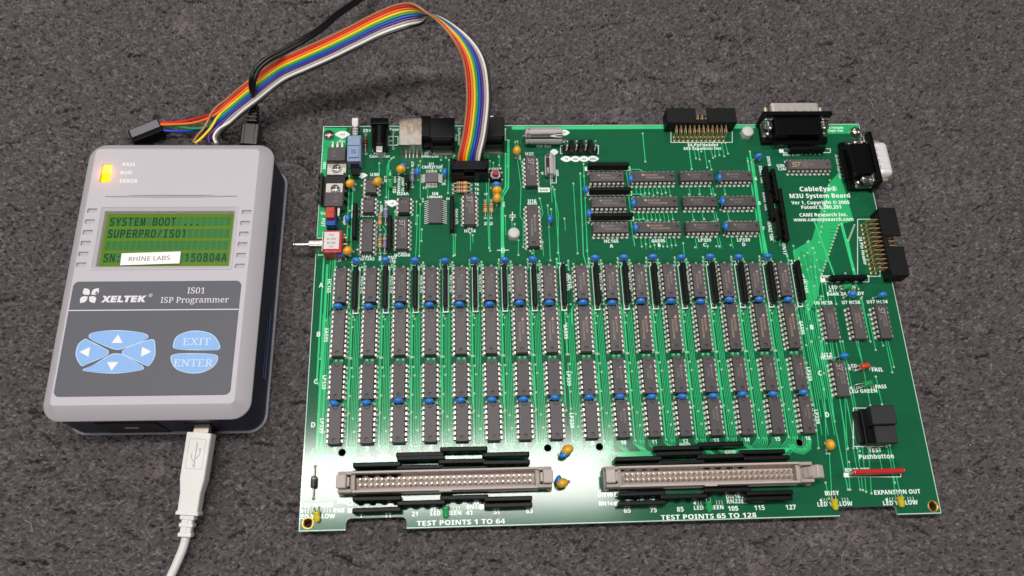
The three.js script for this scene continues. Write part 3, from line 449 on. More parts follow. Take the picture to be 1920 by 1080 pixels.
// [pixels of both ends and middle of the top edge, kind] of the networks along the two long connectors
for (const [u0, u1, v, kind] of [
  [664, 750, 872, 'resistor'], [663, 750, 886, 'diode'], [743, 832, 853, 'resistor'], [747, 832, 859.5, 'resistor'], [745, 831, 876, 'diode'], [827, 912, 843, 'resistor'], [824, 908, 865, 'diode'], [827, 913, 879, 'resistor'], [906, 991, 853, 'resistor'], [907, 992, 867, 'diode'],
  [663, 750, 935, 'diode'], [663, 750, 957, 'resistor'], [746, 833, 943, 'diode'], [828, 913, 933, 'diode'], [910, 996, 935.5, 'diode'], [910, 996, 948, 'resistor'],
  [1153, 1241, 861, 'resistor'], [1157, 1240, 873, 'diode'], [1225, 1311, 841, 'resistor'], [1232, 1315, 851, 'resistor'], [1239, 1318, 867, 'diode'], [1310, 1392, 833.5, 'resistor'], [1308, 1393, 856.5, 'resistor'], [1316, 1402, 870, 'diode'], [1387, 1473, 847.5, 'diode'], [1396, 1478, 859.5, 'resistor'],
  [1160, 1248, 926, 'diode'], [1160, 1248, 944, 'resistor'], [1239, 1326, 931, 'diode'], [1325, 1404, 919, 'diode'], [1402, 1486, 924.5, 'diode'], [1398, 1486, 935.5, 'resistor'],
]) { const [X, Y] = unpx((u0 + u1) / 2, v, 5.6); sip(X, Y, 0, 9, kind, -0.03); }
sip(...unpx(665, 414, 5), 1, 8); sip(...unpx(730.5, 437, 5), 1, 8); sip(...unpx(847.5, 401, 5), 1, 8); sip(...unpx(1514, 279.5, 5), 0, 8); sip(...unpx(1588, 522, 3), 0, 8, 'diode');
sip(...unpx(1647, 884, 5), 0, 10, 'resistor', 0, phys(0xb81a1c, 0.35, { clearcoat: 0.5 }));
for (const [u, v, kind] of [[1437, 338, 'resistor'], [1452, 345, 'diode'], [1444, 382, 'resistor'], [1463, 380, 'resistor'], [1456, 418, 'resistor'], [1470, 418, 'diode']]) sip(...unpx(u + 3, v, 6), 1, kind === 'diode' ? 8 : 7, kind);

// ---------------------------------------------------------------- small capacitors
const BLUE = phys(0x2d7bd2, 0.3, { clearcoat: 0.4, clearcoatRoughness: 0.2 }), AMBER = phys(0xe3a62a, 0.3, { clearcoat: 0.5, clearcoatRoughness: 0.2 });
function dropGeo(w, d, h, lift, legs) {                                                               // a dipped bead that narrows towards its two legs
  const g = new THREE.SphereGeometry(1, 20, 14), p = g.attributes.position;
  for (let i = 0; i < p.count; i++) { const y = p.getY(i), k = y < 0 ? 1 + 0.28 * y : 1; p.setXYZ(i, p.getX(i) * k * w / 2, y * h / 2 + (y < -0.55 ? (y + 0.55) * h * 0.2 : 0), p.getZ(i) * k * d / 2); }
  g.computeVertexNormals(); tr(g, 0, lift + h / 2, 0);
  const t = [];
  for (const s of [-1, 1]) t.push(tr(new THREE.SphereGeometry(1, 8, 6).scale(w * 0.13, h * 0.28, d * 0.32), s * w * 0.34, lift + h * 0.22, 0));
  return { bead: metres(join(w < 4.6 ? [g, ...t] : [g])), legs: metres(join([-1, 1].flatMap((s) => [tube([[s * w * 0.3, lift + h * 0.2, 0], [s * legs * 0.9, lift * 0.7, 0], [s * legs, -0.4, 0]], 0.26, 8, 6), cyl(0.75, 0.3, 0.4, s * legs, 0.2, 0, 8)]))) };
}
const DISC = dropGeo(4.9, 3.0, 4.7, 2.1, 2.54), DROP = dropGeo(5.4, 4.6, 5.8, 2.0, 1.6), BIGDROP = dropGeo(6.0, 4.6, 6.2, 1.9, 2.2);
function bead(geo, mat, name, X, Y, turn = 0, lean = 0, roll = 0, h = 0) {
  const g = group(name, board, bv(X, Y, h));
  for (const [nm, ge, m] of [['bead', geo.bead, mat], ['legs', geo.legs, SOLDER]]) { const o = new THREE.Mesh(ge, m); o.name = nm; o.castShadow = o.receiveShadow = true; g.add(o); if (nm === 'legs') stuff(o); }
  g.rotation.set(lean, turn, roll); return g;
}
const blue = (X, Y, turn = 0, lean = 0, roll = 0) => bead(DISC, BLUE, 'ceramic_capacitor', X, Y, turn + rr(-0.12, 0.12), lean + rr(-0.1, 0.1), roll + rr(-0.08, 0.08));
for (let k = 0; k < 16; k++) {
  const X = COLX(k);
  if (k !== 7 && k !== 15) blue(X + 7.4, 84.4, rr(-0.25, 0.05), -0.12);
  blue(X - 0.6, 108.6, rr(-0.1, 0.1), -0.05); blue(X - 0.2, 157.9, rr(-0.1, 0.1), 0);
}
const at = (u, v, h) => unpx(u, v, h);
for (const [u, v, turn] of [[637, 479, 0], [652.5, 410, 1.57], [783, 322, 1.57], [834.5, 324, 1.57], [1031, 411, 1.57], [1182, 335, 1.57], [1187, 382, 1.57], [1191, 428, 1.57], [1348, 335, 1.57], [1354, 379, 1.57], [1360, 427, 1.57], [1098, 356, 1.57], [1104, 403, 1.57], [1421, 295, 0.3], [1597, 552, 0.2], [1652, 552, 0.2], [1581, 666, 0.2], [755, 311, 0.4], [930, 346, 0]]) blue(...at(u, v, 4), turn);
const yellow = (u, v, turn = 0, geo = DROP, lean = 0, roll = 0) => bead(geo, AMBER, 'tantalum_capacitor', ...at(u, v, geo === DROP ? 4.6 : 5), turn, lean, roll);
yellow(660, 342, 0.7, DROP, 0, 0.25); yellow(711, 339, 0.7, DROP, 0, 0.2); yellow(752, 318, 0); yellow(655, 469, 0.6, DROP, 0, 0.2); yellow(969, 283, 1.3); yellow(932, 355.5, 0, DROP, 0.1); yellow(932, 372, 1.5); yellow(1556, 834, 1.57);
{ const a = yellow(1064, 838, 0.4, BIGDROP, 0.25, 0), [X, Y] = at(1060, 847, 3); blue(X - 1, Y, 0.2, 0.3); const b = yellow(1061, 902, 0.2, BIGDROP, 0.1, 0.35), [X2, Y2] = at(1049, 903, 3); blue(X2 - 0.6, Y2, 1.3); }

// ---------------------------------------------------------------- axial parts
function axial(name, u0, v0, u1, v1, len, r, mat, bands = [], fat = 1.12, lift = 1.6) {                // between two pads given in pixels
  const [x0, y0] = unpx(u0, v0), [x1, y1] = unpx(u1, v1), d = Math.hypot(x1 - x0, y1 - y0), g = group(name, board, bv((x0 + x1) / 2, (y0 + y1) / 2), -Math.atan2(y1 - y0, x1 - x0));
  const y = lift;
  mesh('body', lathe([[0.01, -len / 2], [r * 0.85, -len / 2], [r * fat, -len / 2 + r * 0.5], [r * fat, -len / 2 + r * 1.2], [r, -len / 2 + r * 1.8], [r, len / 2 - r * 1.8], [r * fat, len / 2 - r * 1.2], [r * fat, len / 2 - r * 0.5], [r * 0.85, len / 2], [0.01, len / 2]], 16).rotateZ(-Math.PI / 2).translate(0, y, 0), mat, g);
  mesh('lead', [tube([[-d / 2, -0.3, 0], [-d / 2, y * 0.8, 0], [-d / 2 + 0.5, y, 0], [-len / 2 + 0.2, y, 0]], 0.28, 14, 6), tube([[d / 2, -0.3, 0], [d / 2, y * 0.8, 0], [d / 2 - 0.5, y, 0], [len / 2 - 0.2, y, 0]], 0.28, 14, 6), cyl(0.9, 0.3, 0.4, -d / 2, 0.2, 0, 10), cyl(0.9, 0.3, 0.4, d / 2, 0.2, 0, 10)], SOLDER, g);
  bands.forEach(([t, c, w = 0.5]) => { const rb = (Math.abs(t) > 0.62 / 2 ? r * fat : r) + 0.03; mesh('colour_band', new THREE.CylinderGeometry(rb, rb, w, 16, 1, true).rotateZ(Math.PI / 2).translate(t * len, y, 0), std(c, 0.4), g); });
  return g;
}
const TAN = phys(0xc9a070, 0.4, { clearcoat: 0.3 }), PALEBLUE = phys(0x7f9cc4, 0.4, { clearcoat: 0.3 }), B3 = [[-0.36, 0x6b3315], [-0.14, 0x1a1210], [0.05, 0x9c2017], [0.36, 0xb58a3a]], B4 = [[-0.36, 0xc0a020], [-0.14, 0x5b2a86], [0.0, 0x9c2017], [0.16, 0x8a1c1c], [0.36, 0x6b3315]];
for (const v of [346.5, 354, 361]) axial('resistor', 850, v, 883, v - 0.5, 6, 1.05, TAN, B3);
for (const [u, v0, v1, m, b] of [[713.5, 400, 430, TAN, B3], [724, 384, 420, PALEBLUE, B4], [713.5, 440, 474, TAN, B3], [722.5, 440, 474, PALEBLUE, B4], [774, 318, 350, PALEBLUE, B4], [910.5, 376, 408, TAN, B3], [921.5, 375.5, 408, TAN, B3]]) axial('resistor', u, v0, u - 0.5, v1, 6, 1.05, m, b);
axial('glass_diode', 686, 252, 686, 288, 5, 1.1, phys(0x9a4a2a, 0.15, { clearcoat: 1 }), [[-0.1, 0x1a0f0c, 0.7], [0.22, 0x14100e, 0.9]], 1.0);
axial('zener_diode', 591, 875, 588, 935, 5.2, 1.45, std(0x38322f, 0.5), [[-0.3, 0x8a8680, 0.8]], 1.0);
mesh('fuse_wire', [tube([[-5.2, -0.2, 0], [-5.2, 0.9, 0], [0, 1.2, 0], [5.2, 0.9, 0], [5.2, -0.2, 0]].map(([a, b]) => [0, b, a]), 0.24, 16, 6), cyl(0.8, 0.3, 0.4, 0, 0.2, -5.2, 8), cyl(0.8, 0.3, 0.4, 0, 0.2, 5.2, 8)], SOLDER, board, bv(...unpx(738, 263)));
// electrolytic cans lying on the board: printed sleeve, metal ends
function can(u, v, len, r, turn, text, c0, wire) {
  const [X, Y] = unpx(u, v, r), g = group('electrolytic_capacitor', board, bv(X, Y, r + 0.2), turn);
  const map = canvas(512, 512, (q, w, h) => {                                                          // across: round the can; down: along it
    q.fillStyle = c0; q.fillRect(0, 0, w, h); q.fillStyle = '#aaa3a1'; q.fillRect(w * 0.62, 0, w * 0.16, h); q.fillStyle = '#2b2829'; q.fillRect(w * 0.78, 0, w * 0.12, h);
    q.fillStyle = '#d8d2cf'; for (let i = 0; i < 4; i++) { q.beginPath(); q.ellipse(w * 0.84, 70 + i * 125, 16, 30, 0, 0, 7); q.fill(); q.fillStyle = '#2b2829'; q.beginPath(); q.ellipse(w * 0.84, 70 + i * 125, 8, 20, 0, 0, 7); q.fill(); q.fillStyle = '#d8d2cf'; }
    q.fillStyle = '#2a2627'; q.font = 'bold 44px sans-serif'; q.textAlign = 'center'; q.textBaseline = 'middle'; for (const x of [0.69, 0.06, 0.4]) { q.save(); q.translate(w * x, h / 2); q.rotate(Math.PI / 2); q.fillText(text, 0, 0); q.restore(); }
  });
  mesh('sleeve', lathe([[r * 0.8, -len / 2], [r, -len / 2 + 0.4], [r, -len / 2 + 1.6], [r * 0.94, -len / 2 + 2], [r * 0.94, -len / 2 + 2.3], [r, -len / 2 + 2.7], [r, len / 2 - 0.5], [r * 0.8, len / 2]], 32).rotateZ(-Math.PI / 2), phys(0xffffff, 0.42, { map, clearcoat: 0.3 }), g);
  mesh('end_cap', [cyl(r * 0.8, r * 0.8, 0.3, 0, len / 2 - 0.05, 0, 24).rotateZ(-Math.PI / 2), cyl(r * 0.8, r * 0.8, 0.3, 0, -len / 2 + 0.05, 0, 24).rotateZ(-Math.PI / 2)], STEEL, g);
  mesh('lead', [tube([[-len / 2, 0, 0], [-len / 2 - 1.2, 0, 0], [-len / 2 - 2, -r, 0]], 0.32, 12, 6), tube([[len / 2, 0, 0], [len / 2 + wire, -0.2, 0], [len / 2 + wire + 0.6, -r, 0]], 0.32, 12, 6), cyl(0.9, 0.3, 0.5, len / 2 + wire + 0.6, -r, 0, 10)], SOLDER, g);
}
can(1019, 255, 20.5, 4.6, 0, '220uF 25V', '#c2bdbd', 1.2);
can(1031.5, 311, 12.2, 3.0, -Math.PI / 2 - 0.03, '10uF 16V', '#d6d2d1', 5.6);

// ---------------------------------------------------------------- light-emitting diodes
function led(u, v, mat, turn, h = 1.6, legs = 4) {
  const [X, Y] = unpx(u, v, h), g = group('light_emitting_diode', board, bv(X, Y, h), turn);          // lens points along +x, legs towards -x
  mesh('lens', [lathe([[0.01, 2.7], [0.8, 2.5], [1.3, 2.0], [1.5, 1.2], [1.5, -1.4], [1.9, -1.5], [1.9, -2.4], [0.01, -2.4]], 18).rotateZ(-Math.PI / 2)], mat, g);
  mesh('lead', [0.8, -0.8].map((z) => tube([[-2.3, 0, z], [-2.3 - legs * 0.5, 0.1, z * 1.2], [-2.3 - legs, -0.6, z * 1.4], [-2.5 - legs, -h - 0.3, z * 1.5]], 0.25, 14, 6)), SOLDER, g);
}
const lens = (c) => phys(c, 0.15, { transmission: 0.35, thickness: 0, clearcoat: 1 });
const GREENLED = lens(0x2fb866), YELLOWLED = lens(0xe8d82c), REDLED = phys(0xcc3a28, 0.25, { clearcoat: 0.6 });
const down = -Math.PI / 2;
led(836, 960, GREENLED, down, 1.7, 2); led(1329.5, 950, GREENLED, down, 1.7, 2); led(594, 969, YELLOWLED, down + 0.15, 1.7, 2); led(1565.5, 946, YELLOWLED, down, 1.7, 2); led(1689.5, 941, YELLOWLED, down, 1.7, 2);
led(1622, 686, REDLED, 0.25, 2.2, 4); led(1627, 719, GREENLED, 0.25, 2, 4); led(1589, 537, GREENLED, 0.2, 1.8, 2); led(731.5, 327, GREENLED, Math.PI / 2, 1.8, 1); led(731.5, 345, GREENLED, down, 1.8, 1);

// ---------------------------------------------------------------- power section on the left
function regulator(u, v, flip, marks, z) {                                                            // tab towards +z, legs towards -z, lying on its back; z: height of its back
  const [X, Y] = unpx(u, v, z + 4), g = group('voltage_regulator', board, bv(X, Y, 0), flip ? Math.PI : 0);
  mesh('tab', slab(roundRect(-5, -11, 5, 4, 0.5), z, z + 1.3, [circle(0, -7.6, 1.8)]), std(0xc4bcb4, 0.4, { metalness: 0.55 }), g);
  mesh('body', planarUV(join([loft([[5, 4.4, 0.3, z + 1.31], [5, 4.4, 0.3, z + 3.4], [4.6, 4.0, 0.3, z + 4.5]], [true, true], 2)]), 10, 8.8), chipMat('reg' + marks, [marks, 'CV 604'], '', 1, '#7a706c'), g);
  for (const x of [-2.54, 0, 2.54]) mesh('lead', [rbox(1.3, 0.6, 2.8, x, z + 2.4, -5.6, 0.15), box(0.85, 0.5, 1.6, x, z + 2.4, -7.6), box(0.85, z + 2.6, 0.5, x, (z + 2.6) / 2, -8.6)], SILVER, g);
  mesh('screw', [cyl(2.7, 2.5, 0.8, 0, z + 1.75, 7.6, 24), tr(new THREE.SphereGeometry(2.6, 20, 6, 0, 7, 0, 0.9).scale(1, 0.5, 1), 0, z + 1.35, 7.6), cyl(1.5, 1.5, z + 1.4, 0, (z + 1.4) / 2, 7.6, 12)], STEEL, g);
  mesh('screw_slot', [box(3.2, 0.22, 0.55, 0, z + 2.66, 7.6), box(0.55, 0.23, 3.2, 0, z + 2.665, 7.6)], std(0x2e2a28, 0.6, { metalness: 0.5 }), g);
}
regulator(631, 289, false, 'L7805', 0.9); regulator(626, 374, true, 'LM340T', 2.4);
{ const g = group('heat_sink', board, bv(...unpx(625.5, 358, 2), 0)), f = [box(11.6, 1.5, 17.4, 0, 1.55, 0)]; for (const s of [-1, 1]) { f.push(box(1.0, 5.6, 17.4, s * 6.0, 3.6, 0)); for (let i = 0; i < 4; i++) f.push(box(1.5, 5.2, 1.6, s * 7.0, 3.9, -6.9 + i * 4.6)); } f.push(box(3, 1, 3, 0, 0.5, 0)); mesh('fins', f, std(0x0c0c0d, 0.4, { metalness: 0.2 }), g); }
{ // slate blue push switch with a white plunger and spring
  const [X, Y] = unpx(664, 275, 8), g = group('power_switch', board, bv(X, Y, 0), 0.02), S = std(0x7f93b2, 0.45), by = 4;
  mesh('body', [rbox(7.4, 8, 16, 0, 4.2, 1, 0.4), rbox(6.6, 1, 5.4, 0, 8.6, -3, 0.3), rbox(5.4, 1.6, 7, 0, 8.4, 3.6, 0.3), box(0.5, 0.5, 15, -2.9, 8.3, 1), box(0.5, 0.5, 15, 2.9, 8.3, 1)], S, g);
  mesh('slot', [box(2.6, 0.2, 2.6, 0, 9.28, 3.6)], std(0x65789a, 0.5), g);
  mesh('plunger', [rbox(2.8, 2.8, 11, 0, 5.4, -12, 0.3), rbox(3.4, 3.4, 4.4, 0, 5.4, -16.6, 0.4)], phys(0xe4e2de, 0.4), g);
  mesh('spring', tube(Array.from({ length: 65 }, (_, i) => [2.5 * Math.cos(i * Math.PI / 8), 5.4 + 2.5 * Math.sin(i * Math.PI / 8), -7.4 - i * 0.1]), 0.3, 220, 6), STEEL, g);
  mesh('terminal', [rbox(4.2, 5, 3.6, 0, 2.6, 10.6, 0.3), box(1, 4.6, 1, -1.4, 2.3, 13), box(1, 4.6, 1, 1.2, 2.3, 13.4), box(4.4, 2, 4.6, 0.6, 4, 13, 0)], BLACK, g);
}
{ // barrel power jack
  const [X, Y] = unpx(712, 252, 7), g = group('power_jack', board, bv(X, Y, 0));
  mesh('body', [rbox(9.4, 11, 4, 0, 5.6, -6, 0.5), rbox(8.4, 8, 12, 0, 4.2, 1.4, 0.5), cyl(4.1, 4.1, 11.6, 0, 0, 0, 24).rotateX(Math.PI / 2).translate(0, 6.4, 1.4)], BLACK, g);
  mesh('contact', [rbox(3.4, 0.7, 4.4, 0, 6.6, 8.6, 0.3), box(2.2, 6.4, 0.6, 0, 3.2, 10.6)], SILVER, g);
}
{ // square USB socket in a tin shell
  const [X, Y] = unpx(770, 250, 9), g = group('usb_socket', board, bv(X, Y, 0)), D = 16, tin = canvas(256, 256, (q, w, h) => { q.fillStyle = '#aaa39c'; q.fillRect(0, 0, w, h); for (let i = 0; i < 240; i++) { const k = rnd(); q.fillStyle = k < 0.55 ? 'rgba(120,92,70,0.12)' : 'rgba(200,196,190,0.12)'; q.beginPath(); q.ellipse(rr(0, w), rr(0, h) * (k < 0.55 ? 0.6 : 1), rr(6, 40), rr(4, 24), rr(0, 3), 0, 7); q.fill(); } for (let i = 0; i < 60; i++) { q.strokeStyle = 'rgba(90,84,78,0.35)'; q.beginPath(); const x = rnd() * w, y = rnd() * h; q.moveTo(x, y); q.lineTo(x + rr(-20, 20), y + rr(-20, 20)); q.stroke(); } }), shell = std(0xffffff, 0.28, { metalness: 0.9, map: tin });  // brown and pale patches: mirrored surroundings painted into the shell colour
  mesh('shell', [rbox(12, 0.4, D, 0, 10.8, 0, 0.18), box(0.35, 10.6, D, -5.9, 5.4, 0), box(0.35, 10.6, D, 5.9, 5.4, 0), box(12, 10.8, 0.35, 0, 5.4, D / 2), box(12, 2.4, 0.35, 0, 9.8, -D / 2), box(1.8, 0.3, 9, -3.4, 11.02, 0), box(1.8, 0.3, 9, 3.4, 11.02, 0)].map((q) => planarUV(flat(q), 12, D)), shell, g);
  mesh('insert', [box(10.6, 7.6, D - 3, 0, 4.4, 0.8)], std(0xded9cf, 0.5), g);
  stuff(mesh('pins', [-3, -1, 1, 3].map((x) => box(0.5, 1.4, 2.6, x, 0.5, D / 2 + 1.4)), SILVER, g));
}
function miniDin(u, v, w) {
  const [X, Y] = unpx(u, v, 11), g = group('round_port_socket', board, bv(X, Y, 0));
  mesh('body', [rbox(w, 12, 12.6, 0, 6.1, -0.6, 0.5), rbox(w, 6, 3.4, 0, 3.1, 6.6, 0.4), box(w - 3, 5, 1.4, 0, 9, 5.9), box(1, 6.6, 4.6, -w / 2 + 1, 5, 6.6), box(1, 6.6, 4.6, w / 2 - 1, 5, 6.6)], BLACK, g);
  mesh('collar', [cyl(4.8, 4.8, 1.4, 0, 0, 0, 28).rotateX(Math.PI / 2).translate(0, 6.1, -7.5)], STEEL, g);
  mesh('base_clip', box(w - 1, 0.5, 1.6, 0, 0.6, 9), STEEL, g);
}
miniDin(829, 243, 13.4); miniDin(923, 241, 13.4);
{ const [X, Y] = unpx(799, 238, 9), g = group('side_socket', board, bv(X, Y, 0)); mesh('body', [rbox(5.4, 10, 13, 0, 5.1, 0, 0.4), rbox(4, 4, 3, 0, 2.1, 7.6, 0.3)], BLACK, g); }
{ // trimmer
  const [X, Y] = unpx(621, 410, 5), g = group('trimmer', board, bv(X, Y, 0));
  mesh('cap', [rbox(4.6, 3.2, 6.2, 0, 7.8, -1.6, 0.4), cyl(1.2, 1.2, 0.5, 0.7, 9.5, -2.6, 14)], std(0xb4301e, 0.5), g);
  mesh('body', [rbox(5, 6, 8.4, 0, 3.2, 0, 0.3)], std(0x1d4c9e, 0.4), g);
}
{ // red toggle switch with a steel plate, lever pointing away from the board
  const [X, Y] = unpx(621.5, 452, 9), g = group('toggle_switch', board, bv(X, Y, 0));
  const plate = canvas(256, 256, (q, w, h) => { q.fillStyle = '#c9c2be'; q.fillRect(0, 0, w, h); q.fillStyle = '#6e6764'; q.font = 'bold 40px sans-serif'; q.textAlign = 'center'; for (const [t, y] of [['7101', 54], ['6A 125V', 112], ['3A 250V', 170], ['USA', 226]]) q.fillText(t, w / 2, y); });
  mesh('housing', [rbox(9.4, 8.6, 12.6, 0.6, 4.5, 0, 0.5)], phys(0xb5122c, 0.4, { clearcoat: 0.3 }), g);
  mesh('face_plate', planarUV(join([rbox(8, 0.4, 9.6, 0, 9.0, -0.4, 0.15), box(0.4, 8, 11, -4.6, 4.8, 0)]), 8, 9.6), std(0xffffff, 0.36, { metalness: 0.75, map: plate }), g);
  mesh('bushing', [cyl(2.9, 2.9, 7, 0, 0, 0, 24).rotateZ(Math.PI / 2).translate(-8.2, 5, 0), ...[0, 1, 2, 3, 4].map((i) => cyl(3.1, 3.1, 0.5, 0, 0, 0, 24).rotateZ(Math.PI / 2).translate(-5.6 - i * 1.2, 5, 0))], std(0xb7b0a6, 0.3, { metalness: 1 }), g);
  mesh('lever', [tube([[-11, 5, 0], [-15, 5.1, 0.1], [-20, 5.6, 0.3]], 1.0, 12, 14), tr(new THREE.SphereGeometry(1.25, 16, 12), -19.8, 5.6, 0.3)], STEEL, g);
  mesh('terminal', [-3.6, 0, 3.6].map((z) => tube([[5, 5, z], [7.4, 4.8, z], [8, 2, z], [8, -0.2, z]], 0.5, 12, 6)), GOLD, g);
}
// screws at the corners, nylon posts
for (const [u, v] of [[616.5, 253], [1604, 247]]) { const g = group('corner_screw', board, bv(...unpx(u, v, 1.5), 0)); mesh('nut', new THREE.CylinderGeometry(3.1, 3.1, 1.8, 6).translate(0, 0.95, 0), STEEL, g); mesh('head', [tr(new THREE.SphereGeometry(2.7, 20, 8, 0, 7, 0, 1.2).scale(1, 0.55, 1), 0, 1.9, 0), box(3, 0.3, 0.6, 0, 3.28, 0), box(0.6, 0.3, 3, 0, 3.29, 0)], std(0xb4aca0, 0.3, { metalness: 1 }), g); mesh('post', cyl(2.4, 2.4, 4.1, 0, -3.7, 0, 6), STEEL, g); }
for (const [u, v, r] of [[963.5, 438, 3.4], [1401, 248, 3.7]]) { const g = group('nylon_post', board, bv(...unpx(u, v, 2), 0), 0.3); mesh('nut', [new THREE.CylinderGeometry(r * 0.92, r, 3, 6).translate(0, 1.6, 0), tr(new THREE.SphereGeometry(r * 0.9, 18, 8, 0, 7, 0, 1.57).scale(1, 0.35, 1), 0, 3.05, 0)], NYLON, g); mesh('foot', cyl(3, 3, 4.1, 0, -3.7, 0, 12), NYLON, g); }
for (const [X, Y] of [[60, 206], [150, 190], [240, 206], [30, 130], [275, 130]]) mesh('rubber_foot', cyl(3, 3, 4.15, 0, -3.7, 0, 14), BLACKMATT, board, bv(X, Y));
{ // reset button
  const [X, Y] = unpx(929, 328, 3), g = group('reset_button', board, bv(X, Y, 0));
  mesh('body', [rbox(6.2, 3.2, 6.2, 0, 1.8, 0, 0.3), ...[-1, 1].flatMap((a) => [-1, 1].map((b) => cyl(0.6, 0.6, 0.4, a * 2.3, 3.5, b * 2.3, 12)))], BLACK, g);
  mesh('face_plate', box(5.2, 0.3, 5.2, 0, 3.42, 0), std(0xa9a29e, 0.35, { metalness: 0.8 }), g);
  mesh('cap', [cyl(1.75, 1.65, 2.4, 0, 4.6, 0, 24)], phys(0xa01f2c, 0.4), g);
  stuff(mesh('pins', [-1, 1].flatMap((a) => [-2.2, 2.2].map((z) => box(0.9, 2, 0.6, a * 3.5, 0.8, z))), SOLDER, g));
}
{ // jumper
  const g = group('jumper', board, bv(...unpx(763, 345, 3), 0)); mesh('header', rbox(2.5, 2.5, 7, 0, 1.3, 0, 0.2), BLACK, g); mesh('cap', rbox(2.4, 5, 4.6, 0, 4.9, -1, 0.3), BLACK, g); mesh('pin', box(0.6, 7, 0.6, 0, 3.8, 2.3), GOLD, g);
}
{ // row of five jumper positions
  const g = group('jumper_row', board, bv(...unpx(1088, 278, 3), 0)); mesh('header', rbox(19, 2.4, 5, 0, 1.3, 0, 0.2), BLACK, g);
  for (let i = 0; i < 7; i++) for (const z of [-1.27, 1.27]) { if (i % 2 === 1) { if (z < 0) mesh('cap', rbox(2.4, 5.4, 5, (i - 3) * 2.6, 5.2, 0, 0.3), BLACK, g); } else mesh('pin', box(0.62, 7, 0.62, (i - 3) * 2.6, 5, z), SILVER, g); }
}

// ---------------------------------------------------------------- connectors
// right-angle boxed header: opening away from the board (towards -z), pins bent down behind it
function angledHeader(u, v, turn, n = 12) {
  const [X, Y] = unpx(u, v, 9), g = group('boxed_header', board, bv(X, Y, 0), turn), L = 39, d = 9.4;
  mesh('housing', [rbox(L * 0.42, 1.2, d, -L * 0.29, 9.2, -3, 0.2), rbox(L * 0.42, 1.2, d, L * 0.29, 9.2, -3, 0.2), rbox(L, 1.2, d, 0, 0.9, -3, 0.2), rbox(1.3, 9.4, d, -L / 2 + 0.6, 5.05, -3, 0.2), rbox(1.3, 9.4, d, L / 2 - 0.6, 5.05, -3, 0.2), rbox(L - 2.2, 7.8, 2.4, 0, 5.05, 0.4, 0.2)], BLACKMATT, g);
  for (let i = 0; i < n; i++) { const x = (i - (n - 1) / 2) * 2.54; mesh('pin', [box(0.64, 0.64, 11, x, 6.6, 0.4), tube([[x, 6.6, 5.6], [x, 6.2, 6.4], [x, 2, 7.0], [x, -0.2, 7.2]], 0.36, 10, 6), cyl(0.95, 0.4, 0.4, x, 0.2, 7.2, 8)], GOLD, g); mesh('pin', [box(0.64, 0.64, 8.6, x, 4, -0.8), tube([[x, 4, 3.3], [x, 3.6, 4.2], [x, 1.4, 4.6], [x, -0.2, 4.7]], 0.36, 10, 6), cyl(0.95, 0.4, 0.4, x, 0.2, 4.7, 8)], GOLD, g); }
}
angledHeader(1316, 226, 0);
angledHeader(1664, 453, -Math.PI / 2);

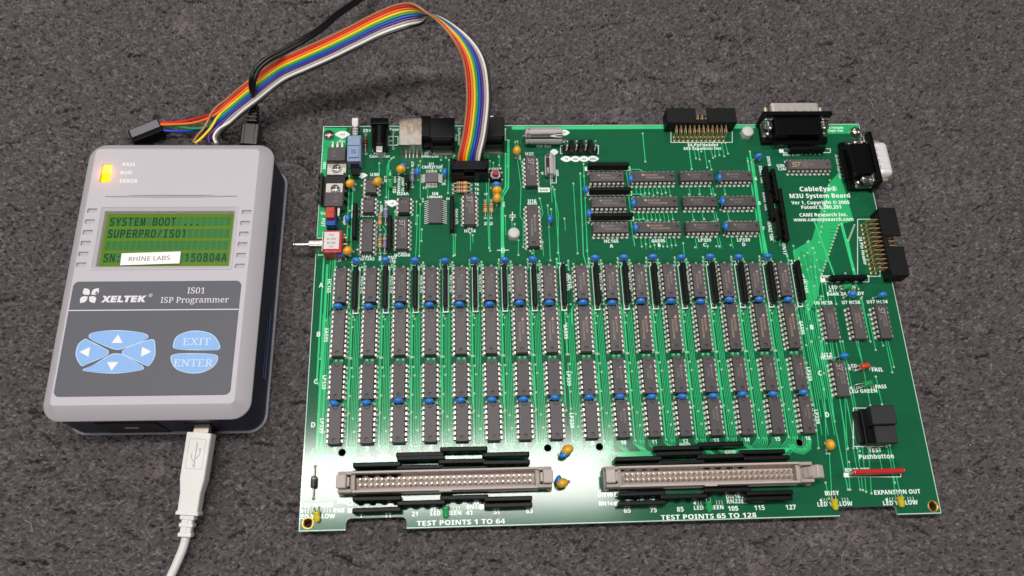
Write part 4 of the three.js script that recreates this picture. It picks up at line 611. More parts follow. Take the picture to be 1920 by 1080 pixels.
// D-shaped serial sockets: plastic block, flange, D-shaped shell beyond the board edge
function dSocket(u, v, turn, L, shellMat, male) {
  const [X, Y] = unpx(u, v, 10), g = group('serial_port', board, bv(X, Y, 0), turn), W = L - 13;
  mesh('flange', [rbox(L, 12.6, 2.6, 0, 6.5, -5.6, 0.5)], BLACK, g);
  mesh('housing', [rbox(W, 10.6, 12, 0, 5.6, 1.2, 0.5), rbox(L - 2, 3.2, 13, 0, 1.8, 1, 0.4), rbox(W, 1.6, 3, 0, 4, 8.2, 0.3)], BLACK, g);
  for (const s of [-1, 1]) {
    mesh('bracket', [box(6, 0.6, 9, s * (L / 2 - 4), 3.8, 0), rbox(4.8, 3.4, 2.6, s * (L / 2 - 3.6), 9.4, -3.2, 1), rbox(4.4, 1, 5.4, s * (L / 2 - 3.8), 8.6, -0.6, 0.4), tr(new THREE.SphereGeometry(1.5, 12, 8), s * (L / 2 - 4.4), 8.2, 1.6), rbox(5.4, 8, 0.7, s * (L / 2 - 4), 6.6, -4, 0.2), cyl(2.6, 2.6, 4.4, 0, 0, 0, 6).rotateX(Math.PI / 2).translate(s * (L / 2 - 4), 7, -1.6), tr(new THREE.SphereGeometry(1.9, 12, 8), s * (L / 2 - 4), 4.6, 3)], STEEL, g);
    mesh('jack_post', [cyl(2.4, 2.4, 5, 0, 0, 0, 6).rotateX(Math.PI / 2).translate(s * (L / 2 - 4), 6.6, -9.4)], std(0xc4b8a8, 0.35, { metalness: 0.9 }), g);
  }
  const s = new THREE.Shape(), a = W / 2 + 0.6, b = W / 2 - 1.0, r = 2;                                 // D profile in x, y
  const D = (o) => { const q = new (o ? THREE.Path : THREE.Shape)(), k = o ? 0.6 : 0; q.moveTo(-a + r + k, 4 - k); q.lineTo(a - r - k, 4 - k); q.quadraticCurveTo(a - k, 4 - k, a - 0.3 - k, 2); q.lineTo(b - k, -2.6); q.quadraticCurveTo(b - 0.5 - k, -4 + k, b - r - k, -4 + k); q.lineTo(-b + r + k, -4 + k); q.quadraticCurveTo(-b + 0.5 + k, -4 + k, -b + k, -2.6); q.lineTo(-a + 0.3 + k, 2); q.quadraticCurveTo(-a + k, 4 - k, -a + r + k, 4 - k); return q; };
  const outer = D(false); outer.holes.push(D(true));
  const shell = new THREE.ExtrudeGeometry(outer, { depth: 6, bevelEnabled: true, bevelThickness: 0.3, bevelSize: 0.2, bevelSegments: 2, curveSegments: 6 }).translate(0, 6.6, -13.2);
  const insert = new THREE.ExtrudeGeometry(D(false), { depth: male ? 1 : 5.2, bevelEnabled: false }).scale(0.96, 0.9, 1).translate(0, 6.6, male ? -8 : -12.4);
  const dimple = [-2, -1, 0, 1, 2].map((i) => box(1.4, 0.5, 3.4, i * W / 6, 10.95, -10));
  if (male) mesh('dust_cap', [rbox(W + 2.6, 9.2, 8.6, 0, 6.6, -11.1, 2.8, 4), ...[-1.5, -0.5, 0.5, 1.5].map((i) => rbox(2.6, 0.5, 5, i * W / 5, 11.25, -10.6, 0.2))], shellMat, g);
  else { mesh('shell', [shell, ...dimple], shellMat, g); mesh('insert', insert, BLACKMATT, g); }
  stuff(mesh('pins', Array.from({ length: Math.round(W / 2.5) }, (_, i) => tube([[(i - W / 5 + 0.5) * 2.4, 3.2, 7], [(i - W / 5 + 0.5) * 2.4, 2, 8], [(i - W / 5 + 0.5) * 2.4, -0.3, 8.2]], 0.3, 8, 5)), SILVER, g));
}
dSocket(1495.5, 233, 0, 39.5, std(0xbdb4b2, 0.42, { metalness: 0.4 }), false);
dSocket(1618, 298, -Math.PI / 2 + 0.02, 31.6, std(0xe4e0e0, 0.4, { metalness: 0.25 }), true);

// long latched header, two rows of 32 pins
const PUTTY = std(0xb5aaa4, 0.55), PUTTY2 = std(0xa2978f, 0.55);
function longHeader(X0, Y, openRight) {                                                                // X0: first pin column
  const X = X0 + 39.37, g = group('latched_header', board, bv(X, Y, 0)), H = 9.2, L = 86.4;
  const ribs = []; for (let i = 1; i < 11; i++) ribs.push(box(0.35, H - 1.4, 0.3, -39.4 + i * 7.62 - 2.5, H / 2 + 0.4, -3.72));
  mesh('housing', [rbox(L, 2, 9.2, 0, 1.2, 0, 0.3), rbox(L, H, 1.0, 0, H / 2 + 0.1, -4.3, 0.3), rbox(L, H - 0.8, 1.0, 0, (H - 0.8) / 2 + 0.1, 4.3, 0.3), rbox(L, 2.2, 0.5, 0, 1.6, 5, 0.2), rbox(6, 1.2, 0.7, 0, H - 1.2, 5, 0.2), ...ribs], PUTTY, g);
  const floor = []; for (let i = 0; i < 6; i++) floor.push(box(9, 0.5, 0.35, -33 + i * 13.1, 2.35, 0.15), box(3, 0.5, 2.4, -39.5 + i * 13.1 + 13.1 / 2 - 6, 2.35, 0)); mesh('floor_rib', floor, PUTTY2, g);
  for (const z of [-1.27, 1.27]) for (let i = 0; i < 32; i++) mesh('pin', new THREE.CylinderGeometry(0.42, 0.46, 6.2, 4, 1).rotateY(Math.PI / 4).translate((i - 15.5) * 2.54, 5.2, z), PINM, g);
  for (const s of [-1, 1]) {
    const x = s * (L / 2 + 3.4);
    mesh('end_tower', [rbox(6.6, 4, 9.6, x, 2.1, 0, 0.5), rbox(6.4, 7.6, 1.6, x - s * 0.3, 5.4, -4.0, 0.4), rbox(6.4, 7.6, 1.6, x - s * 0.3, 5.4, 4.0, 0.4), rbox(2.4, 2.6, 11.2, s * (L / 2 + 5.4), 1.5, 0, 0.4), rbox(2.2, 6.6, 8, s * (L / 2 - 0.2), 4, 0, 0.4)], PUTTY2, g);
    const open = s > 0 && openRight, latch = mesh('latch', [rbox(3.6, 7.4, 5.6, 0, 3.4, 0, 0.5), rbox(4.6, 4.2, 6.2, s * 0.4, 8.0, 0, 0.6), ...[0, 1, 2, 3].map((i) => box(0.35, 0.3, 5.2, s * 0.4 - 1.4 + i * 0.95, 10.15, 0)), box(1.4, 2.2, 4, -s * 2.2, 6.6, 0)], PUTTY, g);
    latch.position.set((x) / 1000, 0.0024, 0); latch.rotation.z = open ? -0.6 : -s * 0.06;
  }
}
const PINM = std(0xe6cdb8, 0.36, { metalness: 0.5 });
longHeader(28.6, 196.2, false); longHeader(152.9, 196.9, true);

// header for the flat cable
const RX = unpx(880, 313.5, 8);
{
  const g = group('cable_header', board, bv(RX[0], RX[1], 0));
  mesh('housing', [rbox(20.6, 9, 1.1, 0, 4.6, -4.2, 0.2), rbox(7.6, 9, 1.1, -6.5, 4.6, 4.2, 0.2), rbox(7.6, 9, 1.1, 6.5, 4.6, 4.2, 0.2), rbox(1.1, 9, 9.4, -9.8, 4.6, 0, 0.2), rbox(1.1, 9, 9.4, 9.8, 4.6, 0, 0.2), rbox(20, 1.6, 8.6, 0, 0.95, 0, 0.2), rbox(20.6, 5.6, 0.9, 0, 2.9, 4.2, 0.2)], BLACK, g);
}
{ // test push button
  const [X, Y] = unpx(1655, 795.5, 10), g = group('test_button', board, bv(X, Y, 0));
  mesh('base', [rbox(12.6, 6, 17, -1.6, 3.1, 0, 0.4), rbox(3, 4, 16, -8, 2.1, -0.4, 0.4)], BLACK, g);
  mesh('rocker', [loft([[5.9, 4.6, 0.4, 6.2], [5.9, 4.6, 0.4, 12.6], [5.5, 4.2, 0.4, 13]], [true, true], 2).translate(0, 0, -4), loft([[5.2, 4.6, 0.4, 6.2], [5.2, 4.6, 0.4, 9.8], [4.8, 4.2, 0.4, 10.2]], [true, true], 2).translate(0.8, 0, 4.6)], std(0x1b1b1d, 0.5), g);
  stuff(mesh('pins', [-1, 0, 1].map((i) => box(1, 2.4, 1, i * 4, 0.6, 9.4)), SOLDER, g));
}

// ---------------------------------------------------------------- rainbow ribbon cable
const V3 = (u, v, h) => px(u, v, h).multiplyScalar(1000);                                             // millimetres in world axes
{
  const cable = tag(group('ribbon_cable', scene, new THREE.Vector3()), 'rainbow ribbon cable arching from the handheld programmer to the board', 'cable');
  const pairs = [
    [[430, 184, 24], [456, 207, 22]], [[402, 208, 18.5], [432, 231, 17]], [[428, 185, 22], [456, 211, 21]], [[458, 161, 27], [482, 190, 25]], [[512, 118, 33], [532, 154, 31]], [[560, 98, 39], [576, 131, 37]], [[606, 78, 44], [622, 110, 42]], [[655, 52, 49], [672, 88, 47]], [[700, 28, 54], [720, 66, 51]],
    [[745, 13, 58], [764, 48, 53]], [[775, 11, 61], [790, 40, 52]], [[797, 22, 62], [803, 30, 51]], [[820, 40, 60], [826, 32, 50]], [[851, 74, 55], [879, 70, 49]], [[871, 113, 48], [906, 110, 45]], [[877, 178, 37], [918, 174, 36]], [[869, 250, 25], [913, 250, 25]], [[859, 295, 17], [904, 295, 17]], [[858, 311, 12.4], [904, 311, 12.4]],
  ].map(([a, b]) => { const A = V3(...a), B = V3(...b), c = A.clone().add(B).multiplyScalar(0.5), d = B.sub(A).normalize().multiplyScalar(12.3 / 2); return [c.clone().sub(d), c.clone().add(d)]; });
  const tail = {                                                                                       // where each wire goes beyond the split, from far end to the ribbon
    0: [[362, 268, 16], [369, 256, 16], [384, 238, 16]], 1: [[300, 231, 7], [330, 229, 8], [366, 223, 12]], 2: [[301, 234, 7], [332, 233, 8], [370, 229, 12]], 3: [[366, 269, 17], [380, 257, 17], [395, 240, 17]],
    4: [[303, 236, 5], [330, 237, 6], [362, 241, 9], [392, 237, 13]], 5: [[304, 245, 5], [335, 246, 5], [370, 244, 8], [398, 240, 12]], 6: [[393, 270, 17], [391, 258, 17], [400, 246, 16]], 7: [[408, 270, 15], [404, 258, 15], [410, 246, 16]], 8: [[405, 270, 18], [401, 256, 17], [409, 243, 17]], 9: [[416, 268, 10], [414, 257, 11], [420, 246, 14]],
  };
  const C = [0xa8704c, 0xd4190f, 0xec7a22, 0xf0cf1a, 0x129a52, 0x1249c4, 0x4c2474, 0xa9a29e, 0xece6df, 0x161616], N = ['brown', 'red', 'orange', 'yellow', 'green', 'blue', 'violet', 'grey', 'white', 'black'];
  for (let i = 0; i < 10; i++) {
    const t = i / 9, pts = [...tail[i].map((q) => V3(...q)), ...pairs.slice(1).map(([a, b]) => a.clone().lerp(b, t))];
    const m = mesh('wire', tube(pts, 0.72, 150, 8), phys(C[i], 0.38, { clearcoat: 0.3, clearcoatRoughness: 0.3 }), cable);
    m.userData.label = N[i] + ' wire of the ribbon';
  }
  const plug = group('plug', cable, bv(RX[0], RX[1], 0));
  mesh('plug_body', [rbox(17, 6.6, 6, 0, 5.4, 0, 0.3), rbox(18, 2.4, 5.4, 0, 9.8, 0.2, 0.5), rbox(1.6, 4.6, 5.6, -8.7, 9.6, 0, 0.4), rbox(1.6, 4.6, 5.6, 8.7, 9.6, 0, 0.4)], BLACK, plug);
  mesh('strain_clip', [rbox(18, 1.4, 2.2, 0, 11.4, 2.2, 0.3)], BLACK, plug);
  const loose = group('loose_connector', cable, px(276, 250, 5), 0.46);
  mesh('plug_body', [rbox(17, 6.4, 8.6, 0, 0, 0, 0.4), box(4, 0.3, 1.6, -2, -1, 4.35)], BLACK, loose);
  mesh('window', rbox(15.6, 0.8, 5, 0.2, 3.3, -1, 0.2), std(0x77727a, 0.25), loose);  // grey slab: sheen on the connector top, painted as a lighter colour
}

// ---------------------------------------------------------------- black power lead
{
  const lead = tag(group('power_cable', scene, new THREE.Vector3()), 'thin black twin power cable plugged into the far side of the programmer', 'cable');
  const pts = [[477, 205, 17], [475.5, 190, 21], [473, 168, 30], [474, 150, 35], [482, 130, 38], [500, 113, 39], [528, 98, 38], [560, 80, 36], [600, 55, 31], [632, 28, 25], [665, 5, 17], [700, -18, 8], [760, -50, 2.4], [900, -95, 2.2]].map((q) => V3(...q));
  const curve = new THREE.CatmullRomCurve3(pts), N = 120, a = [], b = [];
  for (let i = 0; i <= N; i++) { const p = curve.getPointAt(i / N), t = curve.getTangentAt(i / N), s = new THREE.Vector3(0, 1, 0).cross(t).normalize().multiplyScalar(1.0); a.push(p.clone().add(s)); b.push(p.clone().sub(s)); }
  const RUB = std(0x0e0e0f, 0.36);
  mesh('wire', tube(a, 1.12, 160, 10), RUB, lead); mesh('wire', tube(b, 1.12, 160, 10), RUB, lead);
  const p0 = V3(477, 205, 17), p1 = V3(470, 262, 14), dir = p1.clone().sub(p0), q = new THREE.Quaternion().setFromUnitVectors(new THREE.Vector3(0, 0, 1), dir.clone().normalize());
  const g = group('plug', lead, p0.clone().multiplyScalar(0.001)); g.quaternion.copy(q);
  const relief = []; for (let i = 0; i < 5; i++) relief.push(rbox(4.6 + i * 0.35, 4.6 + i * 0.35, 1.5, 0, 0, -1 + i * 2.1, 0.6)); relief.push(rbox(4, 4, 11, 0, 0, 3, 0.8));
  mesh('strain_relief', relief, RUB, g);
  mesh('plug_body', [rbox(10, 7.4, 13, 0, 0, 15.5, 1.2), rbox(6, 7.8, 12, 0, 0, 15.5, 0.6)], std(0x0f0f10, 0.32), g);
}

// ---------------------------------------------------------------- white usb lead
{
  const lead = tag(group('usb_cable', scene, new THREE.Vector3()), 'white usb cable plugged into the near side of the programmer', 'cable'), WH = phys(0xdcdad7, 0.45);
  const a = V3(381, 796, 15.5), b = V3(353, 975, 9.5), dir = b.clone().sub(a).normalize(), g = group('plug', lead, a.clone().multiplyScalar(0.001));
  g.quaternion.setFromUnitVectors(new THREE.Vector3(0, 0, 1), dir);
  mesh('metal_tip', [rbox(7.2, 3.8, 9, 0, 0, 0.6, 0.4), box(0.3, 4, 8.8, -1.2, 0, 0.6), box(0.3, 4, 8.8, 1.6, 0, 0.6)], std(0xb9ada2, 0.34, { metalness: 0.8 }), g);
  mesh('plug_body', [loft([[5.6, 3.9, 0.8, 0], [5.7, 4, 0.8, 1], [5.6, 4, 0.8, 21], [4.7, 3.5, 0.8, 27], [4.6, 3.4, 0.8, 35], [5.2, 3.8, 0.8, 35.6], [5.2, 3.8, 0.8, 36.8], [4, 3, 0.8, 37]], [true, true], 4).rotateX(Math.PI / 2).translate(0, 0, 4)], WH, g);
  const symbol = roundRect(-3.9, -6.9, 3.9, 6.9, 0.7); symbol.holes.push(roundRect(-3.65, -6.65, 3.65, 6.65, 0.6));
  mesh('emblem', [slab(symbol, 3.9, 4.12).translate(0, 0, 13.6), tube([[0, 4.05, 19], [0, 4.05, 8.6]], 0.28, 6, 6), tube([[0, 4.05, 16], [1.7, 4.05, 13.8], [1.7, 4.05, 11.6]], 0.24, 8, 6), tube([[0, 4.05, 17.4], [-1.7, 4.05, 15.4], [-1.7, 4.05, 13.4]], 0.24, 8, 6), cyl(0.7, 0.7, 0.3, 0, 4.05, 19, 12), box(0.9, 0.3, 0.9, 1.7, 4.05, 11.4)], std(0xbdbab7, 0.5), g);
  const rel = [rbox(6.2, 5, 9.5, 0, 0, 45.5, 1.2)]; mesh('strain_relief', [rbox(5.2, 4.2, 10, 0, 0, 45.6, 1), rbox(6.6, 5.2, 2.2, 0, 0, 42, 0.6), rbox(1.4, 5, 8, 0, 0, 45, 0.4), rbox(6.4, 5.2, 1.8, 0, 0, 45.4, 0.6), rbox(6.2, 5, 2.0, 0, 0, 49.6, 0.6)], WH, g);
  mesh('cord', tube([V3(356, 962, 9.6), V3(352, 980, 9.2), V3(350, 1000, 8), V3(344, 1025, 6.4), V3(332, 1055, 4.6), V3(318, 1085, 3), V3(296, 1130, 2.3), V3(270, 1200, 2.2)], 1.95, 80, 14), WH, lead);
}

// ---------------------------------------------------------------- handheld programmer
{
  const PX = -65.7, PY = 97.5, RIM = 30, FACE = 35.7, P = tag(group('handheld_programmer', scene, mmv(PX, PY, 0), -0.008), 'grey handheld programmer with a green lit text screen and blue keys', 'device programmer');
  const grain = canvas(512, 512, (g, w, h) => { g.fillStyle = '#808080'; g.fillRect(0, 0, w, h); for (let i = 0; i < 60000; i++) { const k = rnd() * 255 | 0; g.fillStyle = `rgba(${k},${k},${k},0.35)`; g.fillRect(rnd() * w, rnd() * h, rr(1, 3), rr(1, 3)); } }, false);
  grain.wrapS = grain.wrapT = THREE.RepeatWrapping; grain.repeat.set(2.4, 3.7);
  const SHELL = std(0xb9b4ba, 0.52, { bumpMap: grain, bumpScale: 0.00006 }), NAVY = std(0x1c2438, 0.42), EDGE = std(0x8d8a94, 0.45);
  const F = (u, v, h = FACE) => { const [X, Y] = unpx(u, v, h - TOP); return [X - PX, Y - PY]; };      // pixel on the face -> x, z from the middle of the case
  const A = 46.3, B = 71.2;
  // screen opening, lamp opening and marker slots cut through the face
  const DEEP = 3, s0 = F(201.5, 401, FACE - DEEP), s1 = F(440, 400, FACE - DEEP), s2 = F(183.5, 500.5, FACE - DEEP), s3 = F(430.5, 502, FACE - DEEP), LC = [(s0[0] + s2[0]) / 2, (s1[0] + s3[0]) / 2, (s0[1] + s1[1]) / 2, (s2[1] + s3[1]) / 2];
  const f0 = F(188.5, 386.5), f1 = F(446.5, 386.5), f2 = F(168, 505), f3 = F(432.5, 505.5), FR = [(f0[0] + f2[0]) / 2, (f1[0] + f3[0]) / 2, (f0[1] + f1[1]) / 2, (f2[1] + f3[1]) / 2];
  const l0 = F(196, 309), l1 = F(207, 341), LW = [l0[0] - 1.6, l0[0] + 3.4, l0[1], l1[1] + 0.4];
  const face = roundRect(-A + 5.9, -B + 5.9, A - 5.9, B - 5.9, 1.8), hole = (x0, x1, z0, z1, r = 0.3) => { const s = roundRect(x0, -z1, x1, -z0, r); return new THREE.Path(s.getPoints(6).reverse()); };
  const slots = []; for (let i = 0; i < 6; i++) for (const sd of [0, 1]) { const [x, z] = sd ? F(461.5 - i * 2.35, 397 + i * 20.1) : F(171.5 - i * 3.9, 396 + i * 20.3); slots.push([x, z]); }
  const holes = [hole(FR[0] + 0.8, FR[1] - 0.8, FR[2] + 0.8, FR[3] - 0.8, 0.3), hole(...LW), ...slots.map(([x, z]) => hole(x - 2.3, x + 2.3, z - 1.15, z + 1.15, 0.2))];
  mesh('top_shell', [loft([[A - 0.4, B - 0.4, 8, RIM - 1.6], [A, B, 8.4, RIM - 1.2], [A, B, 8.4, RIM - 0.3], [A - 0.35, B - 0.35, 8.2, RIM + 0.3], [A - 5.6, B - 5.6, 2.6, FACE - 0.25], [A - 5.95, B - 5.95, 1.9, FACE - 0.01]], [true, false], 10), slab(face, FACE - 1.2, FACE, holes)].map((g) => planarUV(flat(g), 92, 142)), SHELL, P);
  const SLOTM = std(0xb4abaf, 0.6); for (const [x, z] of slots) mesh('marker_slot', box(4.8, 0.3, 2.5, x, FACE - 1.2, z), SLOTM, P);
  // bevelled frame of the screen and the rim line round it
  const fr = roundRect(FR[0] - 0.2, -FR[3] - 0.2, FR[1] + 0.2, -FR[2] + 0.2, 0.8); fr.holes.push(hole(FR[0] + 0.7, FR[1] - 0.7, FR[2] + 0.7, FR[3] - 0.7, 0.4));
  const bez = []; { const [x0, x1, z0, z1] = LC, [a0, a1, b0, b1] = [FR[0] + 0.7, FR[1] - 0.7, FR[2] + 0.7, FR[3] - 0.7], y1 = FACE + 0.1, y0 = FACE - DEEP, ym = FACE - 0.9, m = (a, b) => a + (b - a) * 0.8, q = (a, b, c, d) => bez.push(...a, ...b, ...c, ...a, ...c, ...d);
    for (const [A4, B4] of [[[a0, a1, b0, b1, y1], [m(a0, x0), m(a1, x1), m(b0, z0), m(b1, z1), ym]], [[m(a0, x0), m(a1, x1), m(b0, z0), m(b1, z1), ym], [x0, x1, z0, z1, y0]]]) { const P4 = ([p, r, t, w, y]) => [[p, y, t], [r, y, t], [r, y, w], [p, y, w]], o = P4(A4), n = P4(B4); for (let i = 0; i < 4; i++) { const k = (i + 1) % 4; q(o[i], n[i], n[k], o[k]); } } }
  const bg = new THREE.BufferGeometry(); bg.setAttribute('position', new THREE.Float32BufferAttribute(bez, 3)); bg.setAttribute('uv', new THREE.Float32BufferAttribute(new Float32Array(bez.length / 3 * 2), 2)); bg.computeVertexNormals();
  mesh('screen_frame', [slab(fr, FACE - 0.2, FACE + 0.3, [], 0.12), bg], SHELL, P);
  { const a = F(196, 368), b = F(445, 369), w = b[0] - a[0], z = (a[1] + b[1]) / 2, sh = new THREE.Shape(); sh.moveTo(-w / 2, 0); sh.quadraticCurveTo(0, 2.6, w / 2, 0); sh.quadraticCurveTo(0, -1.2, -w / 2, 0); mesh('crescent_ridge', slab(sh, FACE - 0.2, FACE + 0.6, [], 0.5).translate((a[0] + b[0]) / 2, 0, z), SHELL, P); }
  // text screen: 20 x 4 cells
  const W = LC[1] - LC[0], D = LC[3] - LC[2];
  const ROWS = ['SYSTEM BOOT ...', 'SUPERPRO/IS01', '', 'SN:          150804A'];
  const lcd = (lit) => canvas(1024, 448, (g, w, h) => {
    g.fillStyle = lit ? '#73900a' : '#58760c'; g.fillRect(0, 0, w, h);
    const cw = (w - 60) / 20, ch = (h - 56) / 4;
    for (let r = 0; r < 4; r++) for (let c = 0; c < 20; c++) {
      const x = 32 + c * cw, y = 34 + r * ch; g.fillStyle = lit ? '#35803a' : '#306d3a'; g.fillRect(x, y, cw - 6, ch - 22);
      const t = ROWS[r][c]; if (t && t !== ' ') { g.fillStyle = '#081a12'; g.save(); g.translate(x + (cw - 6) / 2, y + (ch - 22) / 2 + 2); g.font = 'bold 78px monospace'; g.textAlign = 'center'; g.textBaseline = 'middle'; g.scale(0.98, 1.12); g.fillText(t, 0, 0); g.restore(); g.strokeStyle = 'rgba(58,138,58,0.4)'; g.lineWidth = 1.6; for (let i = 1; i < 5; i++) { g.beginPath(); g.moveTo(x + i * (cw - 6) / 5, y); g.lineTo(x + i * (cw - 6) / 5, y + ch - 22); g.stroke(); } for (let i = 1; i < 8; i++) { g.beginPath(); g.moveTo(x, y + i * (ch - 22) / 8); g.lineTo(x + cw - 6, y + i * (ch - 22) / 8); g.stroke(); } }
    }
  });
  const scr = lcd(true);
  const screen = mesh('screen', planarUV(box(W + 0.6, 0.4, D + 0.6), W + 0.6, D + 0.6), phys(0xffffff, 0.3, { map: lcd(false), emissive: 0xffffff, emissiveMap: scr, emissiveIntensity: 0.16 }), P, new THREE.Vector3((LC[0] + LC[1]) / 2000, (FACE - DEEP - 0.2) / 1000, (LC[2] + LC[3]) / 2000));
  const pane = mesh('screen_pane', box(W + 0.4, 0.5, D + 0.4), phys(0xffffff, 0.06, { transmission: 1, thickness: 0 }), screen, new THREE.Vector3(0, 0.0006, 0));
  { const [x, z] = F(282, 484.5, FACE - 2), st = canvas(512, 128, (g, w, h) => { g.fillStyle = '#f1eeee'; g.fillRect(0, 0, w, h); g.fillStyle = '#4a4046'; g.font = '64px sans-serif'; g.textAlign = 'left'; g.textBaseline = 'middle'; g.save(); g.translate(62, h / 2 + 2); g.scale(1.06, 1); g.fillText('RHINE LABS', 0, 0); g.restore(); });
    const m = mesh('sticker', planarUV(box(27.8, 0.2, 6.2), 27.8, 6.2), std(0xffffff, 0.6, { map: st }), P, new THREE.Vector3(x / 1000, (FACE - 2.1) / 1000, z / 1000)); m.rotation.y = 0.03; m.userData.label = 'white paper label reading RHINE LABS on the screen'; }
  // lamp opening; its orange well has the lamp glow put into its colour
  mesh('lamp_well', [box(LW[1] - LW[0] + 1, 0.3, LW[3] - LW[2] + 1, (LW[0] + LW[1]) / 2, FACE - 1.9, (LW[2] + LW[3]) / 2)], std(0xc47a3a, 0.5), P);
  const lampMat = (c, e) => std(c, 0.3, { emissive: c, emissiveIntensity: e });
  const zl = (LW[3] - LW[2]);
  mesh('status_lamp', [rbox(LW[1] - LW[0] - 0.8, 1.6, zl * 0.44, (LW[0] + LW[1]) / 2 + 0.2, FACE - 0.9, LW[2] + zl * 0.26, 0.3)], lampMat(0xffd848, 1.5), P);
  mesh('status_lamp', [rbox(LW[1] - LW[0] - 0.8, 1.6, zl * 0.28, (LW[0] + LW[1]) / 2 + 0.2, FACE - 0.9, LW[2] + zl * 0.62, 0.3)], lampMat(0xf2b800, 0.7), P);
  mesh('status_lamp', [rbox(LW[1] - LW[0] - 0.8, 1.6, zl * 0.2, (LW[0] + LW[1]) / 2 + 0.2, FACE - 0.9, LW[2] + zl * 0.86, 0.3)], lampMat(0xf6cc00, 0.9), P);
  { const l = new THREE.PointLight(0xffa040, 0.00012); l.position.set((LW[0] + LW[1]) / 2000, (FACE + 2.2) / 1000, (LW[2] + LW[3]) / 2000); l.castShadow = true; l.shadow.radius = 0.1; P.add(l); }
  const WHITE = std(0xe9e5e6, 0.6);
  [['PASS', 240, 309], ['RUN', 235, 324.5], ['ERROR', 240, 340]].forEach(([t, u, v]) => { const [x, z] = F(u, v); const m = mesh('lettering', letters(t, 2.0, 0.08), WHITE, P, new THREE.Vector3(x / 1000, FACE / 1000, z / 1000)); });
  // keypad sheet
  const k0 = F(139, 527), k1 = F(453, 528), k2 = F(102.5, 743), k3 = F(433.5, 741.5), KX0 = (k0[0] + k2[0]) / 2, KX1 = (k1[0] + k3[0]) / 2, KZ0 = (k0[1] + k1[1]) / 2, KZ1 = (k2[1] + k3[1]) / 2, KW = KX1 - KX0, KD = KZ1 - KZ0;
  const sheetMap = canvas(1400, 1000, (g, w, h) => {
    g.fillStyle = '#54545c'; g.fillRect(0, 0, w, h);
    for (let i = 0; i < 26000; i++) { g.fillStyle = rnd() < 0.5 ? 'rgba(40,40,46,0.12)' : 'rgba(140,140,150,0.08)'; g.fillRect(rnd() * w, rnd() * h, 2, 2); }
    const q = w / KW, T = (u, v) => { const [x, z] = F(u, v); return [(x - KX0) * q, (z - KZ0) * h / KD]; };
    g.fillStyle = '#dcd8dc'; { const [, y] = T(280, 581.5); g.fillRect(0, y - 4, w, 8); }
    const put = (t, u, v, f, sx = 1, al = 'center') => { const [x, y] = T(u, v); g.save(); g.translate(x, y); g.scale(sx, 1); g.font = f; g.textAlign = al; g.textBaseline = 'middle'; g.fillText(t, 0, 0); g.restore(); };
    put('IS01', 369, 544.5, '76px serif'); put('ISP Programmer', 366, 562, '72px serif');
    { const [x, y] = T(233, 561.5); g.save(); g.translate(x, y); g.transform(1.34, 0, -0.12, 1, 0, 0); g.font = 'bold 76px sans-serif'; g.strokeStyle = '#dcd8dc'; g.lineWidth = 5; g.textAlign = 'center'; g.textBaseline = 'middle'; g.fillText('XELTEK', 0, 0); g.strokeText('XELTEK', 0, 0); g.restore(); }
    put('®', 283, 554.5, '44px sans-serif');
    { const [x, y] = T(168.5, 555.5); for (const [sx, sy] of [[-1, -1], [1, -1], [-1, 1], [1, 1]]) { g.save(); g.translate(x + sx * 36 - sy * 6, y + sy * 36); g.scale(sx, sy); g.beginPath(); g.moveTo(-28, -28); g.lineTo(2, -30); g.quadraticCurveTo(34, -24, 30, 4); g.lineTo(24, 32); g.lineTo(-2, 26); g.quadraticCurveTo(-32, 22, -28, -28); g.fill(); g.fillStyle = '#54545c'; g.beginPath(); g.moveTo(-2, -18); g.lineTo(26, -26); g.lineTo(16, 8); g.closePath(); if (sx === 1 && sy === -1) g.fill(); g.fillStyle = '#dcd8dc'; g.restore(); } }
  });
  const sheet = mesh('keypad_sheet', planarUV(slab(roundRect(-KW / 2, -KD / 2, KW / 2, KD / 2, 2.6), 0, 0.3, [], 0.06), KW, KD), std(0xffffff, 0.55, { map: sheetMap }), P, new THREE.Vector3((KX0 + KX1) / 2000, (FACE - 0.02) / 1000, (KZ0 + KZ1) / 2000));
  const KEY = std(0x83ade2, 0.5), BORDER = std(0xb9cfe8, 0.5);
  const Q = (u, v) => { const [x, z] = F(u, v); return [x - (KX0 + KX1) / 2, -(z - (KZ0 + KZ1) / 2)]; };
  function key(points, mark) {                                                                          // outline in photograph pixels, smoothed
    const curve = new THREE.CatmullRomCurve3(points.map(([u, v]) => { const [x, y] = Q(u, v); return new THREE.Vector3(x, y, 0); }), true, 'catmullrom', 0.5), c = new THREE.Vector3(), ps = curve.getPoints(60).slice(0, 60);
    ps.forEach((p) => c.add(p)); c.multiplyScalar(1 / 60);
    const off = (d) => new THREE.Shape(ps.map((p) => { const v = p.clone().sub(c), l = v.length(); v.multiplyScalar((l - d) / l).add(c); return new THREE.Vector2(v.x, v.y); }));
    const m = mesh('key', slab(off(0.5), 0.3, 0.72, [], 0.15), KEY, sheet);
    mesh('key_border', slab(off(0), 0.3, 0.56, [], 0.1), BORDER, m);
    mark(m);
  }
  const tri = (u, v, a) => (m) => { const [x, y] = Q(u, v), s = new THREE.Shape(); for (let i = 0; i < 3; i++) { const t = a + i * Math.PI * 2 / 3, p = [x + 2.9 * Math.cos(t), y + 2.7 * Math.sin(t)]; i ? s.lineTo(...p) : s.moveTo(...p); } mesh('arrow', slab(s, 0.72, 0.8), WHITE, m); };
  const word = (t, u, v, w) => (m) => { const [x, y] = Q(u, v); mesh('lettering', letters(t, 3.4, 0.08, serif, w).translate(x, 0.72, -y), std(0xc9d8ea, 0.6), m); };
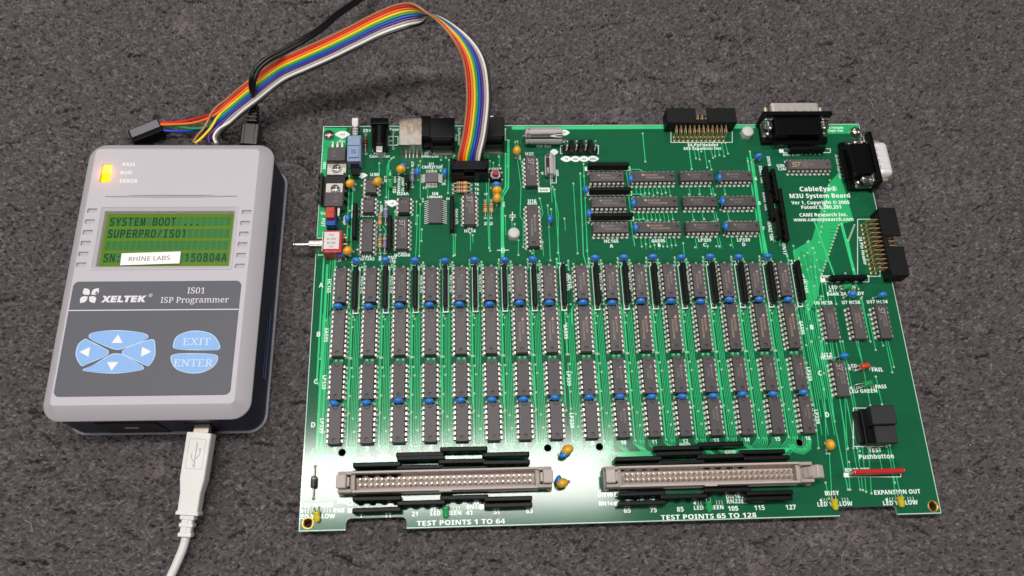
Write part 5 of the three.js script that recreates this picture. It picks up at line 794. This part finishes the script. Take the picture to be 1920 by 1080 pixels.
  key([[168, 631], [180, 624], [222, 620], [266, 624], [280, 631], [270, 640], [238, 653], [222, 657], [206, 653], [176, 640]], tri(222.5, 639, Math.PI / 2));
  key([[158, 694], [178, 685], [206, 667], [221, 663.5], [237, 667], [262, 682], [271, 688], [266, 695], [216, 701.5], [166, 698]], tri(213.5, 685.5, -Math.PI / 2));
  key([[161, 637], [170, 640], [198, 654], [206, 660], [200, 669], [166, 684], [154, 687], [144, 668], [148, 648]], tri(164, 661.5, Math.PI));
  key([[288, 636.5], [293, 646], [293, 668], [284, 684], [276, 686], [246, 672], [231, 664], [236, 655], [262, 643]], tri(274, 660.5, 0));
  key([[326, 648], [333, 631], [356, 621], [380, 620.5], [402, 628], [414, 645], [412, 655], [392, 656.5], [352, 656.5], [330, 654]], word('EXIT', 371, 640.5, 12.6));
  key([[322, 672], [330, 664], [366, 662], [404, 664], [411, 672], [402, 688], [378, 699], [352, 699], [330, 690]], word('ENTER', 365, 680.5, 17.4));
  // lower case
  mesh('bottom_shell', [loft([[A - 0.2, B - 0.2, 8, 1.4], [A - 0.9, B - 0.9, 7.8, RIM - 1.5]], [true, true], 10)], NAVY, P);
  mesh('base_lip', loft([[A + 0.2, B + 0.2, 8.6, 0], [A + 0.8, B + 0.8, 8.8, 0.5], [A + 0.8, B + 0.8, 8.8, 1.7], [A + 0.4, B + 0.4, 8.6, 2.0]], [true, true], 10), EDGE, P);
  for (let i = 0; i < 6; i++) { const m = mesh('vent_slot', box(0.5, 1.0, 12, 0, 0, 0), std(0x07080c, 0.7), P, new THREE.Vector3((A - 0.75) / 1000, 0.012, (-36 + i * 3.2) / 1000)); m.rotation.x = -0.75; }
  mesh('side_rail', [rbox(1.2, 1.8, 36, A - 0.2, 8.5, 30, 0.5), rbox(0.5, 0.6, 30, A - 0.3, 12.4, 33, 0.2)], std(0x1f2c52, 0.3), P);
  mesh('front_panel', rbox(28, 20, 1.2, -12, 12, B - 0.5, 0.3), std(0x16171c, 0.45), P);
  mesh('lettering', letters('MAXI', 1.7, 0.1).rotateX(Math.PI / 2).translate(-12, 14, B + 0.12), WHITE, P);
  mesh('usb_port', [rbox(12, 8, 1.4, 19.6, 15.5, B - 0.6, 0.4)], std(0x0c0d10, 0.5), P);
  mesh('back_port', [rbox(34, 9, 1.2, -4, 15, -B + 0.5, 0.4), rbox(13, 10, 1.2, 24, 14, -B + 0.5, 0.4)], std(0x0c0d10, 0.5), P);
}

// ---------------------------------------------------------------- lint on the mat
{
  const fibres = [];
  for (let i = 0; i < 46; i++) { const X = rr(-190, 420), Y = rr(-90, 240); if (X > -118 && X < 312 && Y > -4 && Y < 222) continue; const a = rr(0, 6.3), l = rr(2, 9), b = rr(-2, 2); fibres.push(tube([[X - CX, 0.5, Y - CY], [X - CX + Math.cos(a) * l / 2 - b * Math.sin(a), 1.0, Y - CY + Math.sin(a) * l / 2 + b * Math.cos(a)], [X - CX + Math.cos(a) * l, 0.5, Y - CY + Math.sin(a) * l]], 0.07, 8, 4)); }
  for (let i = 0; i < 40; i++) { const X = rr(-190, 420), Y = rr(-90, 240); if (X > -118 && X < 312 && Y > -4 && Y < 222) continue; fibres.push(tr(new THREE.IcosahedronGeometry(rr(0.15, 0.4), 0), X - CX, 0.4, Y - CY)); }
  tag(stuff(mesh('lint', fibres, std(0xbdb7b0, 0.9))), 'stray pale lint specks scattered over the dark mat', 'lint');
}

renderer.render(scene, camera);
